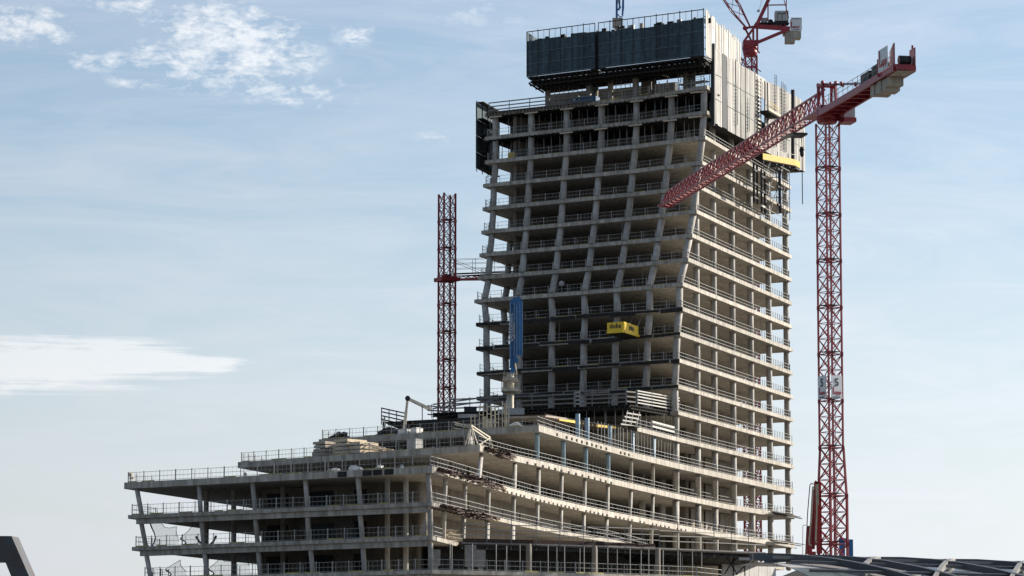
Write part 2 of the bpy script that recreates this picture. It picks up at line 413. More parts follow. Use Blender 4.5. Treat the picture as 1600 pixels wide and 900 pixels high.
for (a, b), us in FC.items():
    for ub, ut in us:
        i_ = 8.0 if a in 'EF' and ub < 690 else .75
        q = find_u(lines(b, i_)[0], Z[b], ub); q2 = find_u(lines(a, i_)[0], Z[a], ut)
        column((q.x, q.y, Z[b]), (q2.x, q2.y, Z[a] - THK[a] - (.3 if a in 'HI' else 0)), .56 if i_ < 1 else .46)
for a, b in zip('GHI', 'HIJ'):                                # second row in the shade
    for u in (322, 365, 442):
        f, r = lines(b, 9.0); q = find_u(f, Z[b], u); rod('inner_column', q, (q.x, q.y, Z[a] - THK[a]), .62, 'column', TOW, 16)
    for u in (605, 634):
        f, r = lines(b, 5.0); q = find_u(f, Z[b], u); rod('inner_column', q, (q.x, q.y, Z[a] - THK[a]), .6, 'column', TOW, 16)
for a, b in (('E', 'F'), ('F', 'G'), ('G', 'H')):
    for u in (1003, 1035):
        q = find_u(lines(b, 7)[1], Z[b], u); rod('inner_column', q, (q.x, q.y, Z[a] - THK[a]), 1.0, 'column', TOW, 16)
# I-J storey below the working platform
for u in (826, 929, 1028, 1126):
    q = find_u(lines('J', 2.6)[1], Z['J'], u); rod('inner_column', q, (q.x, q.y, Z['I'] - THK['I']), .6, 'wall', TOW, 16)  # darker wall tone puts the platform's shade into these columns
for a, b in (('J', 'L'),):
    for u in (325, 490, 675, 830, 1030):
        q = find_u(lines('J', 1.0)[0] + lines('J', 1.0)[1][1:], Z['J'], u); column((q.x, q.y, GROUND), (q.x, q.y, Z['J'] - THK['J']), .7)
# core walls -----------------------------------------------------------
C0 = Vector((24.2, 483)); ev = RR - C0; et = Vector((-5.4, 502)) - C0
def st(s, t): return C0 + ev * s + et * t
core = [st(.22, .965), st(.34, .86), st(.34, .17), st(.72, .17), st(.72, .90)]
for i, (a, b_) in enumerate(zip(core, core[1:] + core[:1])):
    n = (b_ - a).normalized(); n = Vector((n.y, -n.x)) * -.35
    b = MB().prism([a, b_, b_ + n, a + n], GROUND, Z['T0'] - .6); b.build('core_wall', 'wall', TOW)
core2 = [st(.06, .93) * 0 + Vector((-29.5, 392)), Vector((-10.5, 378)), Vector((8, 452)), Vector((-6, 470))]
for a, b_ in zip(core2, core2[1:] + core2[:1]):
    n = (b_ - a).normalized(); n = Vector((-n.y, n.x)) * .35
    MB().prism([a, b_, b_ + n, a + n], GROUND, Z['G'] - THK['G'] - .01).build('core_wall', 'wall', TOW)
core3 = [Vector((-13, 447)), Vector((-4, 440)), Vector((7, 474)), Vector((-2, 482))]  # core wall coloured dark to give the propped storeys their shade
for a, b_ in zip(core3, core3[1:] + core3[:1]):
    n = (b_ - a).normalized(); n = Vector((-n.y, n.x)) * .35
    MB().prism([a, b_, b_ + n, a + n], Z['G'], Z['D'] - .7).build('shade_wall', 'deck', TOW)
# dark panels painted for the shade inside door openings of the podium core
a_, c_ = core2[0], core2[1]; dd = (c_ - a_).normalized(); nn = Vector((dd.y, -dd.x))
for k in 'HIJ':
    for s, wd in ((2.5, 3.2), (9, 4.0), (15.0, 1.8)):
        p = a_ + dd * s + nn * .03; MB().box((p.x, p.y, Z[k] + 1.35), Vector((dd.x, dd.y, 0)) * wd, Vector((nn.x, nn.y, 0)) * .12, UP * 2.5).build('doorway_shade', 'dark', TOW)
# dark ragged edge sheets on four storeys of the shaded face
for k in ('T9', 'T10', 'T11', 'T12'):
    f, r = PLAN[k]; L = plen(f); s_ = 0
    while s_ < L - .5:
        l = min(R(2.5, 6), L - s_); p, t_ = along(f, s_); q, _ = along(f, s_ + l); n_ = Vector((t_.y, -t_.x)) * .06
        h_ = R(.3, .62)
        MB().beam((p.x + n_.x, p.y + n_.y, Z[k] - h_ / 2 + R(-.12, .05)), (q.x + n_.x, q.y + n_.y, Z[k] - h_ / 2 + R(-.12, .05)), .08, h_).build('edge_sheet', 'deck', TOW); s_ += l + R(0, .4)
# dark plywood added under the propped storeys to deepen their shade
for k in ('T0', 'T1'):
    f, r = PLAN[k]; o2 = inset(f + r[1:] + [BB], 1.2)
    MB().prism(o2[:-1] + [BB - (BB - r[-1]).normalized() * 2, f[0] + ENDD * 12 + (BB - f[0]).normalized() * 0 + Vector((1.6, -.8))], Z[k] - THK[k] - .05, Z[k] - THK[k] - .01).build('shade_sheet', 'deck', TOW)
# dark walls and soffit added to give the base storey its shade
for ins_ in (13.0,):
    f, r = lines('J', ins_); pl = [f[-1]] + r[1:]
    for p, q in zip(pl, pl[1:]): MB().beam((p.x, p.y, (Z['I'] + Z['J']) / 2 - .2), (q.x, q.y, (Z['I'] + Z['J']) / 2 - .2), .2, Z['I'] - Z['J'] - .5).build('shade_wall', 'deck', TOW)
f, r = PLAN['I']; MB().prism([f[-1]] + r[1:-1] + [r[-2] + Vector((0, 30)), f[-1] + Vector((6, 40))], Z['I'] - THK['I'] - .06, Z['I'] - THK['I'] - .01).build('shade_sheet', 'deck', TOW)
# wall panels facing the sun behind the fat columns
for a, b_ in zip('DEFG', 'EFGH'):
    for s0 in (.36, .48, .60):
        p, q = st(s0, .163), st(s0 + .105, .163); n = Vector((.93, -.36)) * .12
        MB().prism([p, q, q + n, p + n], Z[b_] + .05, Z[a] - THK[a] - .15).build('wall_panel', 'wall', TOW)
# guard rails ----------------------------------------------------------
nrail = 0
def guard(p, q, z, style, parent=TOW, h=1.15, toe=True):
    global nrail
    p = Vector((p.x, p.y, z)); q = Vector((q.x, q.y, z)); d = q - p; L = d.length
    if L < .8: return
    b = MB(); nrail += 1
    name = 'guard_rail'; kind = None
    if style == 'frame':
        n = max(1, round(L / 1.35))
        for i in range(n + 1):
            x = p + d * (i / n); b.beam(x, x + UP * h, .075)
        for hh in (.2, .62, h - .03): b.beam(p + UP * hh, q + UP * hh, .048)
    else:
        n = max(1, round(L / 2.5))
        for i in range(n + 1):
            x = p + d * (i / n) if 0 < i < n else p + d * min(max(i / n, .004), .996)
            b.beam(x, x + UP * (h + .12), .10)
            if random.random() < .55: b.beam(x + d.normalized() * .45, x + d.normalized() * .45 + UP * (h - .1), .045)
        for hh in (.12, .60, h): b.beam(p + UP * hh, q + UP * hh, .042)
        nb = int(L / .62)
        for i in range(1, nb): x = p + d * (i / nb); b.beam(x + UP * .12, x + UP * h, .018)
    o = b.build(name, 'rail', parent)
    if toe:
        i = 0.0
        b2 = MB(); any_ = False
        while i < L - 1.0:
            l = R(1.0, 2.6)
            if random.random() < .5 and i + l < L:
                MB().beam(p + d * (i / L) + UP * .07, p + d * ((i + l) / L) + UP * .07, .05, .12).build('toe_board', 'frost', o)
            i += l + R(.3, 1.4)
    return o
for k in TN[1:]:
    f, r = lines(k, .40); u0, u1 = TF[k][0][0], TF[k][-1][0]
    ps = [find_u(f, Z[k], u0 + fr * (u1 - u0)) for fr in FR] + [Vector((f[-1].x, f[-1].y, Z[k]))]
    for a, b_ in zip(ps, ps[1:]):
        d = (b_ - a).normalized() * .55; guard(a + d, b_ - d * (1 if b_ is not ps[-1] else .3), Z[k], 'mesh')
    d = (f[0] - ps[0].to_2d()).normalized(); e = f[0] - d * .3
    guard(e, ps[0].to_2d() - d * -.55, Z[k], 'mesh', toe=False)
    guard(e, e + ENDD * 9, Z[k], 'mesh', toe=False)
    if k in TN[2:]:
        qs = [r[0]] + [find_u(inset(PLAN[k][0] + PLAN[k][1][1:], .4)[len(f) - 1:], Z[k], upix((p.x, p.y, Z[k]))).to_2d() for p in RC if p.y > r[0].y + 2] + [r[-1] - (r[-1] - r[0]).normalized() * .4]
        for a, b_ in zip(qs, qs[1:]): guard(a, b_, Z[k], 'frame', toe=False)
        bkk = (BB - RR).normalized(); e2 = qs[-1]; guard(e2, e2 + bkk * 6, Z[k], 'mesh', toe=False)
def run(pl, k, step, style, s0=0, s1=1e9, toe=True):
    Lt = min(plen(pl), s1); s = s0
    n = max(1, round((Lt - s0) / step)); prev = along(pl, s0)[0]
    for i in range(1, n + 1):
        p = along(pl, s0 + (Lt - s0) * i / n)[0]; guard(prev, p, Z[k], style, toe=toe); prev = p
for k in 'EFGHIJ':
    f, r = lines(k, .3)
    run([f[0] + (f[1] - f[0]).normalized() * .35, f[1]], k, 7.2, 'mesh')
    e = f[0] + (f[1] - f[0]).normalized() * .35; guard(e, e + ENDD * 7, Z[k], 'mesh', toe=False)
for k in 'DEFG':
    f, r = lines(k, .3); run(r, k, 8.5, 'frame', toe=False)
    e = r[-1]; guard(e, e + (BB - RR).normalized() * 6, Z[k], 'mesh', toe=False)
run(lines('H', .3)[1], 'H', 8.5, 'frame', s1=112, toe=False)
run(lines('J', .3)[1], 'J', 9, 'mesh', s1=46)
f, r = lines('C', .3); run([Vector((24.4, 483.5)), r[-1]], 'C', 10, 'frame', toe=False)
run(lines('I', .3)[1], 'I', 6, 'frame', s1=7, toe=False)
# ================================================================== props, formwork and working decks
def prop(x, y, z0, z1, label, group, d=.11):
    o = rod('steel_prop', (x, y, z0), (x, y, z1), d * R(.9, 1.15), 'steel', None, 6); return tag(o, label, 'prop', group)
def props_along(pl, z0, z1, step, label, group, s0=0, s1=1e9, jit=.4):
    L = min(plen(pl), s1); s = s0
    while s < L:
        p, t = along(pl, s); prop(p.x + R(-jit, jit) * .3, p.y + R(-jit, jit), z0, z1, label, group); s += step * R(.75, 1.25)
for a, b, lb in (('T0', 'T1', 'thin steel prop under the uppermost open storey of the high-rise'), ('T1', 'T2', 'thin steel prop in the second open storey below the dark net screen')):
    for ins_, stp in ((1.7, 1.75), (4.2, 2.1)):
        f, r = lines(b, ins_); props_along(f, Z[b], Z[a] - THK[a] - .25, stp, lb, 'steel props on the ' + ('uppermost' if a == 'T0' else 'second') + ' propped storey')
    # formwork beams and yellow drop heads
    f, r = lines(b, 1.0); bm = MB(); L = plen(f); s = .6
    while s < L:
        p, t = along(f, s); n = Vector((-t.y, t.x)); z = Z[a] - THK[a] - .13
        bm.beam((p.x - n.x * .9, p.y - n.y * .9, z), (p.x + n.x * 4, p.y + n.y * 4, z), .12, .24); s += .85
    tag(bm.build('formwork_beam', 'deck', None), 'row of dark joists hung under the ' + ('topmost slab edge' if a == 'T0' else 'slab one storey below the top') + ' of the high-rise', 'formwork beams')
    bpy.data.objects['formwork_beam' if a == 'T0' else 'formwork_beam.001']['kind'] = 'stuff'
    u0, u1 = TF[b][0][0], TF[b][-1][0]
    for i, fr in enumerate(FR + [.955]):
        if a == 'T1' and i < 2: continue
        f2, _ = lines(b, .12); p = find_u(f2, Z[a] - .8, u0 + fr * (u1 - u0)); t = (f2[1] - f2[0]).normalized()
        q = Vector((t.x, t.y, 0)) * 1.15
        o = MB().beam(p - q, p + q, .22, .2).build('timber_waler', 'timber_new', None)
        nth = ['leftmost', 'second', 'third', 'fourth', 'fifth', 'sixth', 'rightmost'][i]
        tag(o, 'pale timber waler across the head of the ' + nth + ' column in the ' + ('topmost storey' if a == 'T0' else 'storey below the topmost'), 'waler', 'timber walers over column heads')
# timber edge rails of the topmost deck, left half
def timber_rail(name, p, q, label, hs, post=1.8, th=.16, m='grey_timber', group=None, h=None, jitter=0.0):
    p, q = Vector(p), Vector(q); t = thing(name, label, 'railing', p, group); d = q - p; n = max(1, round(d.length / post)); h = h or hs[-1] + .1
    for i in range(n + 1):
        x = p + d * (i / n); MB().beam(x, x + UP * h, .12).build('post', m, t)
    for hh in hs:
        MB().beam(p + UP * (hh + R(-jitter, jitter)), q + UP * (hh + R(-jitter, jitter)), .06, th).build('rail', m, t)
    return t
f, r = lines('T0', .3)
pA = find_u(f, Z['T0'], 764); pB = find_u(f, Z['T0'], 925)
timber_rail('edge_railing', pA, pB, 'grey plank railing along the open left half of the topmost deck', [.45, 1.0, 1.6], 3.4, .18)
pC = find_u(f, Z['T0'], 930); pD = find_u(f, Z['T0'], 1102)
o = guard(pC.to_2d(), pD.to_2d(), Z['T0'], 'mesh')
b = MB(); L = (pB - pA).length; d = (pB - pA).normalized(); n = Vector((-d.y, d.x, 0)); s = 0
while s < L * .98:
    p = pA + d * s - UP * (THK['T0'] * .55); b.beam(p - n * .75, p + n * .6, .13, .34); s += R(.45, .75)
b.beam(pA - UP * .05 - n * .5, pB - UP * .05 - n * .5, .9, .08)
tag(b.build('joist_row', 'grey_timber'), 'row of timber joist ends sticking out of the topmost deck, left half', 'joists'); bpy.data.objects['joist_row']['kind'] = 'stuff'
# C deck: dark working deck with plank rails ---------------------------
Cdeck = [Pz(u, v, Z['C']).to_2d() for u, v in [(676, 645), (985, 632), (1059, 645)]]
zc = Z['C']
t = thing('working_deck', 'dark plywood formwork deck wrapped round the foot of the high-rise', 'deck', (Cdeck[1].x, Cdeck[1].y, zc - .6))
MB().prism(Cdeck + [Vector((23.9, 483.4)), Vector((-4.6, 502)), Vector((-10.5, 500))], zc - .16, zc - .02).build('deck_sheet', 'deck', t)
b = MB()
for seg in (Cdeck[:2], Cdeck[1:]):
    L = plen(seg); s = .3
    while s < L:
        p, tt = along(seg, s); n = Vector((-tt.y, tt.x)); b.beam((p.x - n.x * .3, p.y - n.y * .3, zc - .32), (p.x + n.x * 5, p.y + n.y * 5, zc - .32), .12, .24); s += .8
    b.beam((seg[0].x, seg[0].y, zc - .55), (seg[1].x, seg[1].y, zc - .55), .16, .2)
o = b.build('joist', 'deck', t); o['kind'] = 'stuff'
ins_ = inset(Cdeck, .15)
def fu(u): q = find_u(ins_, zc, u); return q
timber_rail('edge_railing', fu(702), fu(897), 'grey plank railing of the dark working deck, behind the pale boom pedestal', [.55, 1.2, 1.85], 3.2, .2, h=2.1)
timber_rail('edge_railing', fu(899), fu(978), 'taller grey plank railing of the dark working deck, right of the white ladder frame', [.45, 1.05, 1.6, 2.2], 2.6, .2, h=2.4)
timber_rail('edge_railing', fu(979), fu(994), 'short grey plank railing at the corner of the dark working deck', [.5, 1.2, 1.9], 2.0, .2, h=2.3)
p = fu(996); q = fu(1062)
timber_rail('edge_railing', p, q, 'sunlit white plank railing stepping down the corner of the working deck', [.45, .9, 1.35, 1.8, 2.2], 4.0, .17, 'white', h=2.35, jitter=.05)
p = fu(899); t = thing('ladder_frame', 'small white ladder-like frame on the edge of the working deck', 'frame', p)
dx = Vector((.84, -.54, 0))
for i in range(4): MB().beam(p + UP * (.4 + i * .55) - dx * .1, p + dx * .75 + UP * (.4 + i * .55), .06, .2).build('rung', 'white', t)
for s in (-.1, .75): MB().beam(p + dx * s, p + dx * s + UP * 2.4, .1).build('post', 'white', t)
# edge of the deck left of the pedestal, round the left mast: cantilevered plank rails
for i, (u0, v0, u1, v1) in enumerate([(668, 634, 700, 640), (676, 632, 770, 622), (668, 641, 712, 646)]):
    Y = 498
    p = Py(u0, v0, Y); q = Py(u1, v1, Y); q.y -= 3
    b = thing('plank_rail', ['upper tilted plank rail beside the foot of the left mast', 'long level plank rail running from the left mast towards the high-rise', 'lowest tilted plank rail beside the foot of the left mast'][i], 'railing', p, 'plank rails at the left mast')
    for h in (0, -.62): MB().beam(p + UP * h, q + UP * h, .08, .2).build('rail', 'grey_timber', b)
    for s in (.2, .8): MB().beam(p.lerp(q, s) + UP * .3, p.lerp(q, s) - UP * 1.8, .1).build('post', 'grey_timber', b)
# props under C deck and D formwork ------------------------------------
f1 = inset(Cdeck, 1.0); f2 = inset(Cdeck, 3.2)
for ff in (f1, f2): props_along(ff, Z['D'] - (.0), zc - .6, 1.55, 'thin steel prop between the working deck and the storey below, foot of the high-rise', 'steel props under the working deck', s0=plen(ff[:2]) * .58)
Dd = [Pz(u, v, Z['D']).to_2d() for u, v in [(600, 659), (853, 646), (873, 650.5), (940, 662), (990, 665)]]
zd = Z['D']
t = thing('formwork_table', 'formwork table with yellow beams above the podium roof edge', 'formwork', (Dd[1].x, Dd[1].y, zd - .7))
dp = inset(Dd, .6)
MB().prism(Dd + [Vector((20.5, 474)), Vector((2, 500)), Vector((-12, 492))], zd - .14, zd - .02).build('deck_sheet', 'deck', t)
for u0, u1 in ((873, 898), (899, 906), (932, 949), (952, 962)):
    p, q = find_u(inset(Dd, .15), zd - .36, u0), find_u(inset(Dd, .15), zd - .36, u1); MB().beam(p, q, .14, .34).build('yellow_beam', 'yellow', t)
b = MB(); s = .5
while s < plen(Dd):
    p, tt = along(Dd, s); n = Vector((-tt.y, tt.x)); b.beam((p.x + n.x * .2, p.y + n.y * .2, zd - .3), (p.x + n.x * 6, p.y + n.y * 6, zd - .3), .12, .26); s += 1.0
o = b.build('joist', 'timber', t); o['kind'] = 'stuff'
for d_, s0 in ((1.0, 3), (3.4, 6)): props_along(inset(Dd, d_), Z['E'], zd - .5, 1.9, 'thin steel prop standing on the podium roof under the yellow formwork', 'steel props under the yellow formwork', s0=s0)
rr = lines('E', 1.2)[1]; props_along([find_u(rr, Z['E'], 935).to_2d(), find_u(rr, Z['E'], 1052).to_2d()], Z['E'], Z['D'] - .65, 1.5, 'thin steel prop in the sunlit storey above the second podium slab', 'steel props in the sunlit storey')
rr = lines('F', 2.5)[1]; props_along([find_u(rr, Z['F'], 922).to_2d(), find_u(rr, Z['F'], 956).to_2d()], Z['F'], Z['E'] - .85, 1.4, 'thin steel prop clustered behind a blue wrapped column in the podium', 'steel props behind blue columns')
# white plank pile and rails at D corner
p = find_u(inset(PLAN['D'][1], .1), Z['D'], 975 + 3); 
q0 = Pz(970, 668, Z['D'])
t = thing('plank_fence', 'tilted white plank fence on the slab corner below the working deck', 'railing', q0)
ax = Vector((.62, .78, .0)).normalized(); 
for i in range(4):
    a = q0 + UP * (.5 + i * .55) + ax * (i * .45); MB().beam(a, a + ax * 3.4 + UP * -.1, .07, .2).build('rail', 'white', t)
for s in (.8, 2.2, 3.6): MB().beam(q0 + ax * s, q0 + ax * (s + .8) + UP * 2.5, .1).build('post', 'steel', t)
b = MB(); b.beam(q0 - UP * .1, q0 + ax * 5 - UP * .1, 1.2, .14); b.build('base', 'deck', t)
p = find_u(lines('D', .2)[1], Z['D'], 1019); q = find_u(lines('D', .2)[1], Z['D'], 1054)
timber_rail('edge_railing', p, q, 'pair of sunlit white planks fixed to the railing beside the round corner column', [.7, 1.35], 12, .28, 'white')
# ragged timber edge catwalks with rusty mesh under the podium corners ---
def catwalk(k, u0, u1, label, i):
    f, r = lines(k, -.05); p0 = find_u(r, Z[k], u0); t = thing('rusty_catwalk', label, 'catwalk', p0, 'rusty catwalks at the podium corner')
    L0 = upix((r[0].x, r[0].y, Z[k])); pts = [find_u(r, Z[k], u0 + (u1 - u0) * j / 14) for j in range(15)]
    b = MB()
    for j, p in enumerate(pts):
        tt = (pts[min(j + 1, 14)] - pts[max(j - 1, 0)]).normalized(); n = Vector((tt.y, -tt.x, 0)); wd = 1.5 * math.sin(math.pi * min(1, .12 + j / 14 * .95)) + .25
        for m in range(5):
            z = -.15 - R(0, .8) * math.sin(math.pi * (.1 + .8 * j / 14)); b.beam(p + n * R(0, wd) + UP * z + tt * R(-1, 1), p + n * R(.2, wd) + UP * (z - R(-.1, .2)) + tt * R(1, 2.4), R(.05, .12), R(.05, .18))
        b.beam(p - n * 1.2 - UP * .5, p + n * wd - UP * .3, .1, .16)
    o = b.build('mesh_bundle', 'maroon', t); o['kind'] = 'stuff'
    b = MB()
    for j in range(14): b.beam(pts[j] - UP * .12, pts[j + 1] - UP * .12, R(.9, 1.5), .10)
    b.build('base', 'maroon', t)
    b = MB()
    for j in range(9, 15):
        p = pts[j]; b.beam(p - UP * R(.3, .5) + Vector((.2, -.1, 0)), p + (pts[14] - pts[9]).normalized() * R(1.5, 3) - UP * R(.45, .6), .4, .06)
    b.build('plank', 'timber_new', t)
catwalk('G', 684, 782, 'longest rusty catwalk, hung under the sunlit railing of the second roof terrace', 0)
catwalk('F', 757, 795, 'short rusty catwalk under the railing of the upper roof terrace corner', 1)
catwalk('H', 688, 772, 'rusty catwalk under the railing one storey below the longest one', 2)
# working platform (scaffold) in front of the podium base -------------
Id = PLAN['I'][1]; zi = Z['I']
pts = [Vector((q.x, q.y, zi)) for q in Id[1:-1]]
t = thing('scaffold_platform', 'long dark scaffold platform with pipe railings in front of the podium base', 'scaffold', pts[0])
for p, q in zip(pts, pts[1:]):
    MB().beam(p - UP * .32 + Vector((.25, -.95, 0)) * .5, q - UP * .32 + Vector((.25, -.95, 0)) * .5, 3.2, .16).build('plank_deck', 'deck', t)
    MB().beam(p - UP * .55 + Vector((.25, -.95, 0)) * .9, q - UP * .55 + Vector((.25, -.95, 0)) * .9, .12, .5).build('fascia', 'dark', t)
    b = MB(); d = (q - p).normalized(); n = Vector((d.y, -d.x, 0))
    o = MB().beam(p + n * 1.15 - UP * .2, q + n * 1.15 - UP * .2, .07, .34).build('toe_board', 'grey_timber', t)
    MB().beam(p + n * .4 + UP * .15, q + n * .4 + UP * .15, .08, .6).build('red_panel', 'maroon', t) if p is not pts[-2] and p is not pts[-3] else None
    for h in (.85, 1.45, 2.05): MB().beam(p + n * 1.15 + UP * h + UP * R(-.1, .1), q + n * 1.15 + UP * h + UP * R(-.1, .1), .07, .1).build('pipe', 'steel', t)
    m = max(1, round((q - p).length / 3))
    for i in range(m): x = p.lerp(q, i / m) + n * 1.15; MB().beam(x - UP * .8, x + UP * R(2.1, 3.4), .08).build('standard', 'steel', t)
    b = MB(); L = (q - p).length; s = 0
    while s < L:
        x = p + d * s; b.beam(x + n * 1.2 - UP * .45, x - n * 1.0 - UP * .5, .1, .22); b.beam(x + n * 1.1 - UP * .4, x - n * .6 - UP * 1.4, .08); s += 1.6
    o = b.build('bracket', 'dark', t); o['kind'] = 'stuff'
for ins_, stp in ((2.4, 2.9), (5, 3.4)): props_along(lines('J', ins_)[1], Z['J'], Z['I'] - .6, stp, 'thin steel prop in the dark storey below the scaffold platform', 'steel props below the scaffold platform', s0=2, s1=42)
# diagonal struts and hoarding at the right end of the base
b0 = Pz(1130, 905, 14.2)
t = thing('strut_frame', 'crossed dark steel struts under the right end of the scaffold platform', 'frame', b0)
for (u0, v0, u1, v1) in ((1132, 897, 1152, 866), (1152, 898, 1134, 868), (1150, 898, 1182, 866), (1146, 866, 1146, 900), (1163, 866, 1164, 900)):
    p = Py(u0, v0, 402); q = Py(u1, v1, 402); MB().beam(p, q, .14).build('strut', 'dark', t)
b = MB(); p = Py(1128, 874, 425); q = Py(1212, 872, 436); b.prism([(p.x, p.y), (q.x, q.y), (q.x - .1, q.y + .3), (p.x - .1, p.y + .3)], GROUND, p.z)
t = thing('hoarding', 'pale grey sheet hoarding behind the crossed struts', 'hoarding', (p.x, p.y, GROUND))
for i in range(6):
    a = p.lerp(q, i / 6); c = p.lerp(q, (i + .97) / 6); MB().beam((a.x, a.y, (p.z + GROUND) / 2), (c.x, c.y, (p.z + GROUND) / 2), .12, p.z - GROUND).build('panel', 'hoard', t)
# ================================================================== top of the tower: walls, scaffold towers, screens
zt = Z['T0']; cz0_ = zv(87, 489)
def tp(u, z, ins_): return find_u(lines('T0', ins_)[0], z, u)
for i, (u0, u1, ins_, m) in enumerate([(853, 859, 3.5, 'wall'), (917, 923, 3.2, 'column'), (925, 934, 4.5, 'wall'), (951, 957, 3.2, 'column'), (1020, 1025, 4.5, 'wall'), (1069, 1074, 3.2, 'wall'), (1003, 1019, 6.0, 'wall'), (1074, 1085, 4.5, 'wall'), (859, 958, 8, 'wall'), (957, 1090, 9, 'wall')]):
    p, q = tp(u0, zt, ins_), tp(u1, zt, ins_); hw = cz0_ - .6 - zt; MB().beam(p + UP * hw / 2, q + UP * hw / 2, .5, hw).build('core_wall', m, TOW)
p = tp(993.5, zt, 2.0); column(p, p + UP * 3.4, 1.0)
def lattice_tower(u0, u1, ins_, label, h=4.2):
    p, q = tp(u0, zt, ins_), tp(u1, zt, ins_); d = q - p; n = Vector((-d.y, d.x, 0)).normalized() * 1.3
    t = thing('scaffold_tower', label, 'scaffold', p, 'scaffold towers on the topmost deck')
    k = max(2, round(d.length / 1.9))
    for i in range(k + 1):
        for o_ in (0, 1): x = p + d * (i / k) + n * o_; MB().beam(x, x + UP * h, .09).build('standard', 'rail', t)
    for z in (.3, .9, 1.5, 2.1, 2.7, 3.3, 3.9):
        if z < h: MB().beam(p + UP * z, q + UP * z, .06).build('ledger', 'rail', t)
    MB().beam(p + UP * (h * .42) + n * .5, q + UP * (h * .42) + n * .5, 1.3, .14).build('plank_deck', 'timber', t)
lattice_tower(860, 903, 3.0, 'scaffold tower on the topmost deck above the blue container')
lattice_tower(956, 985, 3.0, 'scaffold tower on the topmost deck left of the round column')
lattice_tower(1060, 1100, 2.6, 'scaffold tower at the right end of the topmost deck under the net screen', 3.4)
for i, (u, h, lean) in enumerate([(1000, 1.9, 0), (1012, 1.6, .1), (1030, 2.1, 0), (1039, 3.0, .5), (1047, 2.0, -.4), (1060, 2.6, .5), (1053, 1.5, 0), (905, 1.2, 0), (866, 1.1, 0)]):
    p = tp(u, zt, 1.2); o = MB().beam(p, p + UP * h + Vector((lean, 0, 0)), .11).build('formwork_pole', 'timber_new')
    tag(o, 'pale wooden pole standing on the topmost deck between columns', 'pole', 'pale poles on the topmost deck')
p = tp(1034, zt, 1.0) + UP * 3.0; o = MB().beam(p, p + Vector((1.25, -.6, -.45)), .5, .1).build('white_board', 'white'); tag(o, 'small tilted white board above the topmost deck', 'board')
p, q = tp(892, zt, 1.0), tp(928, zt, 1.0)
t = thing('blue_container', 'low blue steel container on the topmost deck behind the plank railing', 'container', p)
ax = (q - p).normalized(); ay = Vector((-ax.y, ax.x, 0))
MB().box(p.lerp(q, .5) + ay * 1.0 + UP * .6, ax * (q - p).length, ay * 1.6, UP * 1.1).build('body', 'blue', t)
for s in (.0, .33, .66, 1): MB().beam(p.lerp(q, s) + ay * .18, p.lerp(q, s) + ay * .18 + UP * 1.2, .08).build('rib', 'blue', t)
MB().box(p.lerp(q, .12) + ay * .17 + UP * .75, ax * .55, ay * .06, UP * .45).build('label_plate', 'sign', t)
# --- dark net screens
def NP(s, t=0): return st(s, t)
fd = (Vector((-5.4, 502)) - Vector((24.2, 483))).normalized(); FD = Vector((fd.x, fd.y, 0))
rd = Vector((.288, .958, 0)).normalized()
cz0, cz1 = zv(87, 489), zv(14.5, 489)
K0 = Py(1101, 86, 489); K0.z = cz0
def on_front(u):
    lo, hi = -5, 60
    for _ in range(50):
        m = (lo + hi) / 2
        if upix(K0 + FD * m) > u: lo = m
        else: hi = m
    return K0 + FD * lo
def net_screen(name, u0, u1, label):
    p, q = on_front(u0), on_front(u1); H = cz1 - cz0; d = q - p; L = d.length; d.normalize(); out = Vector((d.y, -d.x, 0))
    t = thing(name, label, 'screen', p, 'dark net screens round the top')
    n = max(2, round(L / 2.05)); open_h = H * .19
    for i in range(n):
        a, c = p + d * (L * i / n), p + d * (L * (i + 1) / n)
        oh = open_h * R(.8, 1.25); z1 = H - oh
        pn = MB().beam(a + d * .04 + UP * (z1 / 2), c - d * .04 + UP * (z1 / 2), .06, z1).build('net_panel', 'net', t)
        b = MB()
        for j in range(1, 5): x = a.lerp(c, j / 5) + out * .04; b.beam(x, x + UP * z1, .03, .03)
        b.build('net_rib', 'net', pn)
        for hh in (.02, .27, .53): 
            MB().beam(a + UP * (H * hh + .05) + out * .08, c + UP * (H * hh + .05) + out * .08, .05, .07).build('cross_bar', 'netline', pn)
        for sgn in (0, 1, 2):
            if random.random() < .75: x = a.lerp(c, R(.1, .9)) - out * R(.6, 2.5) + UP * (H - open_h * 1.0); MB().box(x, d * R(.3, 1.1), out * .3, UP * R(.3, 1.6)).build('clutter', random.choice(['timber', 'dark', 'steel', 'deck']), t)
    for i in range(n + 1):
        x = p + d * (L * i / n); MB().beam(x + out * .06, x + out * .06 + UP * (H + R(0, .25)), .12).build('post', 'dark', t)
        if i < n: x2 = p + d * (L * (i + .5) / n); MB().beam(x2 + UP * (H - open_h * 1.3), x2 + UP * H, .05).build('mid_post', 'dark', t)
    MB().beam(p + UP * H, q + UP * H, .1, .12).build('top_rail', 'dark', t)
    MB().beam(p - out * 1.3 - UP * .1, q - out * 1.3 - UP * .1, 2.4, .14).build('platform', 'deck', t)
    b = MB()
    s = .3
    while s < L:
        x = p + d * s; b.beam(x - UP * .25, x - out * 2.4 - UP * .3, .1, .25); b.beam(x - out * .3 - UP * .3, x - out * 2 - UP * R(.6, 1.3), .1, .12); s += R(.7, 1.2)
    o = b.build('bracket', 'dark', t); o['kind'] = 'stuff'
    return t
net_screen('net_screen', 823.5, 930, 'dark green net screen at the top, the shorter left one')
t = net_screen('net_screen', 935.5, 1100, 'dark green net screen at the top, the longer right one')
p, q = on_front(918), on_front(942); oo = Vector((FD.y, -FD.x, 0)) * 1.6
